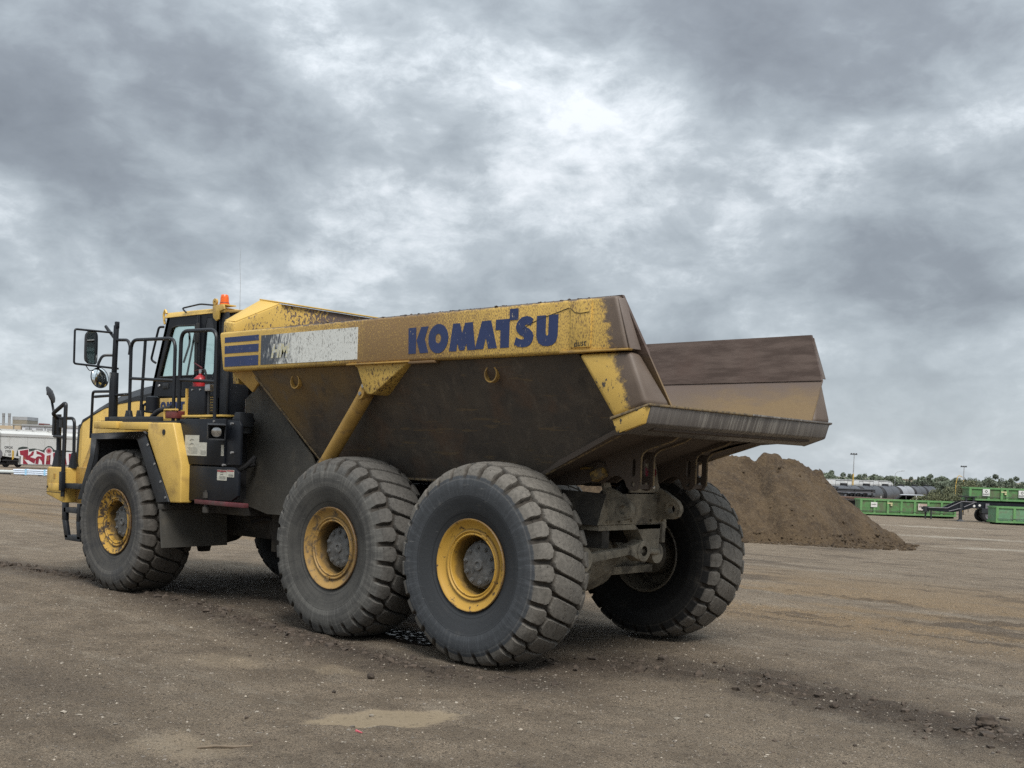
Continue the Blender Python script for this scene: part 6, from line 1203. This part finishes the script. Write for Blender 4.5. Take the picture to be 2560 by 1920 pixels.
for (u, D, ztop, zc_, lb) in ((2133, 190, 5.1, 1.6, 'yellow and grey floodlight mast above the tank cars'), (2409, 210, 3.75, 1.0, 'yellow and grey floodlight mast behind the trailer')):
    p = at_px(u, D); g_ = gz(p.x, p.y); lp_ = empty('floodlight_mast', (p.x, p.y, g_), RZV); tag(lp_, lb, 'floodlight mast', 'floodlight masts of the rail yard')
    MB().cyl((0, 0, 0), (.02, 0, zc_ - g_), .14, .11, 10).build('lower_pole', 'pole_yellow', lp_); MB().cyl((.02, 0, zc_ - g_), (.06, 0, ztop - g_), .10, .06, 10).build('upper_pole', 'pole_grey', lp_)
    for dx in (-.42, .0, .42): MB().hexa([(dx - .17, -.12, ztop - g_ - .22), (dx + .17, -.12, ztop - g_ - .22), (dx + .17, .2, ztop - g_ - .22), (dx - .17, .2, ztop - g_ - .22)], [(dx - .10, -.05, ztop - g_ + .08), (dx + .10, -.05, ztop - g_ + .08), (dx + .10, .15, ztop - g_ + .08), (dx - .10, .15, ztop - g_ + .08)]).build('lamp_head', 'dark_trim', lp_)
    MB().tube([(-.5, 0, ztop - g_), (.5, 0, ztop - g_)], .03, 5).build('cross_arm', 'pole_grey', lp_)
p = at_px(2390, 208); g_ = gz(p.x, p.y); gl_ = empty('street_lamp', (p.x, p.y, g_), RZV); tag(gl_, 'yellow curved arm lamp post leaning to the mast behind the trailer', 'street lamp')
MB().tube(fillet([(0, 0, 0), (.05, 0, .6 - g_), (.5, 0, 2.0 - g_), (1.25, 0, 2.5 - g_ - 1.1 + .2)], .9), .07, 6).build('pole', 'pole_yellow', gl_)
p = at_px(2238, 225); g_ = gz(p.x, p.y); gl_ = empty('street_lamp', (p.x, p.y, g_), RZV); tag(gl_, 'thin grey lamp post with a flat arm against the far trees', 'street lamp')
MB().tube(fillet([(0, 0, 0), (0, 0, 1.2 - g_ + 1.0), (1.6, 0, 1.45 - g_ + 1.0)], .8), .05, 5).build('pole', 'pole_grey', gl_); MB().box(1.3, 1.9, -.1, .1, 1.40 - g_ + 1.0, 1.52 - g_ + 1.0).build('lamp_head', 'pole_grey', gl_)

# ---- far left: hopper cars with writing, pipe bundle, works
HA = R_(-76.0566); HB = Vector((110.2, -41.04, -.391))
hc_ = empty('hopper_car', HB, HA); tag(hc_, 'white covered hopper car with a red graffiti piece, at the left edge', 'hopper car')
plain('hopper_white', (0.56, 0.565, 0.55), .6, var=.05, scale=.5, dirt=(0.42, 0.41, 0.38), dirt_amt=.25, dscale=.5)
MB().hexa([(2.35, 0, .04), (12.6, 0, .04), (12.6, 0, 3.10), (2.35, 0, 3.10)], [(2.35, 2.9, .04), (12.6, 2.9, .04), (12.6, 2.9, 3.10), (2.35, 2.9, 3.10)]).build('hull', 'hopper_white', hc_)
MB().hexa([(.1, .01, .95), (2.35, .01, .70), (2.35, .01, 3.10), (.1, .01, 3.10)], [(.1, 2.89, .95), (2.35, 2.89, .70), (2.35, 2.89, 3.10), (.1, 2.89, 3.10)]).build('hull_end', 'hopper_white', hc_)
MB().hexa([(.05, -.06, 3.04), (12.7, -.06, 3.04), (12.7, 2.96, 3.04), (.05, 2.96, 3.04)], [(.05, -.03, 3.30), (12.7, -.03, 3.30), (12.7, 2.93, 3.30), (.05, 2.93, 3.30)]).build('top_chord', 'hopper_pale', hc_)
MB().hexa([(.05, .0, 3.30), (12.7, .0, 3.30), (12.7, 2.9, 3.30), (.05, 2.9, 3.30)], [(.05, .55, 3.75), (12.7, .55, 3.75), (12.7, 2.35, 3.75), (.05, 2.35, 3.75)]).build('roof', 'hopper_white', hc_)
for x in (1.1, 3.3, 5.5, 7.7, 9.9): MB().box(x - .015, x + .015, -.012, 0, .95 if x < 2.4 else .1, 3.04).build('seam', 'hopper_pale', hc_)
wk = MB(); wk.box(.0, 12.7, .7, 1.5, 4.30, 4.38); wk.tube([(.0, .4, 3.78), (12.7, .4, 3.78)], .03, 5)
for k in range(7): wk.box(.3 + 2 * k, .38 + 2 * k, 1.0, 1.08, 3.75, 4.30); wk.hexa([(.5 + 2 * k, .30, 3.50), (.56 + 2 * k, .30, 3.50), (.56 + 2 * k, .34, 3.50), (.5 + 2 * k, .34, 3.50)], [(.15 + 2 * k, .45, 3.80), (.22 + 2 * k, .45, 3.80), (.22 + 2 * k, .5, 3.80), (.15 + 2 * k, .5, 3.80)])
wk.build('roof_walk', 'hopper_pale', hc_)
uf = MB(); uf.box(-.4, 12.7, .3, 2.6, -.02, .22); uf.box(.3, 2.3, .0, 2.9, .40, .52); uf.box(.9, 2.2, .2, 2.6, .10, .80); uf.hexa([(.5, .2, .5), (2.4, .2, .5), (2.4, 2.7, .5), (.5, 2.7, .5)], [(1.7, .2, 1.1), (2.4, .2, 1.5), (2.4, 2.7, 1.5), (1.7, 2.7, 1.1)]); uf.build('underframe', 'interior_dark', hc_)
for x in (1.1, 2.6, 10.0, 11.6): MB().lathe([(-.07, .0), (-.07, .45), (.07, .45), (.07, 0)], 20, (x, .55, .18)).build('wheel', 'interior_dark', hc_)
MB().box(1.42, 1.52, -.05, 0, .55, 1.55).build('ladder', 'pole_yellow', hc_); MB().box(1.56, 1.62, -.05, 0, .65, 1.50).build('ladder', 'pole_yellow', hc_)
MP = lambda x, z, y=-.006: Matrix.Translation((x, y, z)) @ Matrix.Rotation(R_(90), 4, 'X')
place_text('stencil', 'OFOX', .36, 'ink', MP(.98, 1.83), hc_, offset=.006); place_text('stencil', '7708', .36, 'ink', MP(.92, 1.40), hc_, offset=.004)
for z in (1.12, 1.0): MB().box(.45, .62, -.008, 0, z, z + .04).build('stencil', 'ink', hc_); MB().box(.95, 1.3, -.008, 0, z, z + .04).build('stencil', 'ink', hc_)
plain('spray_red', (0.27, 0.018, 0.040), .6, var=.25, scale=1.2); plain('spray_white', (0.70, 0.68, 0.68), .6, var=.04); plain('spray_dark', (0.045, 0.055, 0.05), .7, var=.3); plain('spray_pink', (0.42, 0.16, 0.17), .6); plain('spray_brown', (0.30, 0.10, 0.05), .6)
gr = MB().prism([(1.9, .95), (2.05, 1.5), (2.2, 1.85), (2.7, 1.98), (3.3, 1.95), (3.5, 1.75), (4.2, 1.82), (4.8, 1.72), (5.3, 1.65), (5.6, 1.95), (5.95, 2.14), (6.35, 2.10), (6.75, 1.75), (7.1, 1.62), (8.6, 1.70), (9.8, 1.55), (9.8, .06), (2.36, .06), (2.36, .95)], 'y', -.010, .0).build('graffiti_shadow', 'spray_dark', hc_)
def spray(poly, mat, k, nm='graffiti'): MB().prism(poly, 'y', -.010 - .004 * k, -.010).build(nm, mat, gr)
spray([(2.11, 1.61), (3.46, 1.78), (3.5, 1.43), (4.18, 1.57), (4.23, 1.66), (4.56, 1.69), (5.53, 1.34), (5.54, 1.62), (5.79, 1.94), (6.19, 1.97), (6.48, 1.79), (6.58, 1.46), (6.95, 1.51), (9.41, 1.52), (9.46, .07), (2.48, .07), (2.51, .94), (2.21, .94)], 'spray_white', 1)
spray([(2.33, 1.52), (3.41, 1.69), (3.4, 1.01), (3.7, 1.2), (3.91, 1.49), (4.18, 1.5), (4.03, 1.07), (3.65, .87), (4.38, .7), (4.23, .14), (3.5, .49), (3.41, .09), (2.78, .09), (2.78, 1.02), (2.42, 1.06)], 'spray_red', 2)
spray([(4.43, 1.57), (5.25, 1.33), (5.53, 1.15), (5.51, .09), (5.23, .09), (5.16, .42), (4.82, .75), (4.73, .10), (4.34, .13), (4.37, .79), (4.64, .98), (5.15, .95), (4.97, 1.13), (4.47, 1.22)], 'spray_red', 2)
spray([(5.79, 1.05), (6.3, 1.16), (6.28, .09), (5.69, .09)], 'spray_red', 2); spray([(5.86, .98), (6.10, 1.02), (6.05, .5), (5.82, .5)], 'spray_brown', 3); spray([(2.80, .9), (3.15, .75), (2.95, .55), (2.80, .52)], 'spray_brown', 3)
spray([(6.61, 1.36), (6.95, 1.46), (7.11, .09), (6.71, .11)], 'spray_red', 2); spray([(7.88, 1.29), (8.23, 1.35), (8.51, .09), (7.69, .09)], 'spray_red', 2); spray([(8.7, 1.35), (9.2, 1.35), (9.3, .1), (8.8, .1)], 'spray_red', 2)
spray([(2.9, .62), (3.5, .50), (3.9, .18), (3.6, .09), (3.46, .09)], 'spray_white', 3); spray([(6.06 + .37 * math.cos(t), 1.60 + .31 * math.sin(t)) for t in np.linspace(0, 6.283, 21)[:-1]], 'spray_pink', 2); spray([(6.06 + .17 * math.cos(t), 1.60 + .15 * math.sin(t)) for t in np.linspace(0, 6.283, 17)[:-1]], 'spray_red', 3)
hc2 = empty('hopper_car', HB + Vector((math.cos(HA), math.sin(HA), 0)) * -12.9, HA); tag(hc2, 'pale hopper car cut by the left frame edge, coupled to the graffiti car', 'hopper car')
MB().box(0, 12.75, 0, 2.9, .95, 3.3).build('hull', 'hopper_white', hc2); MB().box(0, 12.4, .6, 2.3, 3.3, 3.75).build('roof', 'hopper_white', hc2); MB().box(-.2, 12.9, .3, 2.6, -.05, .3).build('underframe', 'interior_dark', hc2); MB().box(11.9, 12.9, -.02, .4, .35, .80).build('end_sill', 'hopper_pale', hc2)
MB().lathe([(-.05, 0), (0, .55), (.05, 0)], 20, (12.6, -.03, 1.12)).build('hopper_door', 'grey_arm', hc2)
for x in (1.2, 2.8, 10.2, 11.8): MB().lathe([(-.07, .0), (-.07, .45), (.07, .45), (.07, 0)], 20, (x, .55, .18)).build('wheel', 'interior_dark', hc2)
# pipes on the ground in front of it
PB = Vector((71.4, -26.1, gz(71.4, -26.1))); plain('pipe_white', (0.62, 0.70, 0.80), .45, var=.06); plain('pipe_pale', (0.50, 0.53, 0.52), .6, var=.1); plain('band_blue', (0.30, 0.55, 0.75), .5)
pb = empty('pipe_bundle', PB, RZV); tag(pb, 'banded bundle of pale blue pipes lying on the ground before the hopper car', 'pipe bundle')
for r_ in range(3):
    for k in range(3): MB().lathe([(-.55 + .05 * k - .03 * r_, .052), (-.55 + .05 * k, .066), (6.5, .066), (6.5, 0)], 10, (0, .14 * k, .10 + .135 * r_), 'x').build('pipe', 'pipe_white', pb)
for x in (.25, 1.6, 3.2): MB().box(x, x + .12, -.08, .36, .03, .46).build('band', 'band_blue', pb)
for x in (.0, 1.2, 2.4): MB().box(x, x + .1, -.1, .4, .0, .035).build('skid', 'interior_dark', pb)
p1 = empty('concrete_pipe', PB + HF * .8, RZV); tag(p1, 'grey white pipe lying left of the blue bundle', 'pipe'); MB().lathe([(-4.2, .0), (-4.2, .13), (-.8, .13), (-.8, 0)], 14, (0, 0, .20), 'x').build('barrel', 'pipe_pale', p1); MB().box(-2.5, -1.2, -.15, .15, 0, .09).build('sleeper', 'interior_dark', p1)
# works far behind the rail cars
WB = Vector((257.9, -103.6, 0)); plain('works_beige', (0.45, 0.36, 0.25), .8, var=.08, scale=.3); plain('works_grey', (0.30, 0.31, 0.32), .8, var=.15, scale=.2); plain('works_white', (0.60, 0.62, 0.66), .7, var=.1, scale=.1); plain('works_brown', (0.22, 0.20, 0.16), .8)
gw = gz(WB.x, WB.y); wz = 5.36 - gw
wb = empty('works_building', (WB.x, WB.y, gw), RZV); tag(wb, 'beige works building with a flat penthouse far behind the hopper car', 'building')
MB().box(-40, 4.9, 0, 20, 0, wz + .86).build('hall', 'works_beige', wb); ph_ = MB().box(1.54, 5.05, 3, 9, wz + .86, wz + 3.1).build('penthouse', 'works_brown', wb); MB().box(1.50, 5.09, 2.96, 9.04, wz + 2.35, wz + 3.14).build('parapet', 'works_grey', ph_)
wb2 = empty('works_building', (WB.x, WB.y, gw), RZV); tag(wb2, 'long low grey works shed right of the beige building', 'building'); MB().box(5.2, 30, 0, 20, 0, wz + .9).build('hall', 'works_white', wb2); MB().box(5.2, 30, -.3, 20.3, wz + .9, wz + 1.35).build('roof', 'works_grey', wb2); MB().box(9.3, 10.6, -.4, 3, wz + 1.35, wz + 1.62).build('roof_unit', 'maroon', wb2)
for x in (6.0, 8.6, 11.2, 13.8): MB().box(x, x + 1.6, -.05, .05, wz - .2, wz + .4).build('window', 'works_grey', wb2)
for i, (x, lb) in enumerate(((.05, 'grey chimney stack at the very left edge of the works'), (1.21, 'grey chimney stack beside the works penthouse'))):
    st_ = empty('chimney_stack', (WB.x, WB.y, gw), RZV); tag(st_, lb, 'chimney'); MB().lathe([(wz + .8, .30), (wz + 3.3, .30), (wz + 3.4, .34), (wz + 3.85, .34), (wz + 3.85, 0)], 14, (x - (.25 if i == 0 else 0), 2.0, 0), 'z').build('flue', 'works_grey', st_); MB().lathe([(wz + 3.0, .32), (wz + 3.06, .35), (wz + 3.12, .32)], 14, (x - (.25 if i == 0 else 0), 2.0, 0), 'z').build('collar', 'grey_arm', st_)
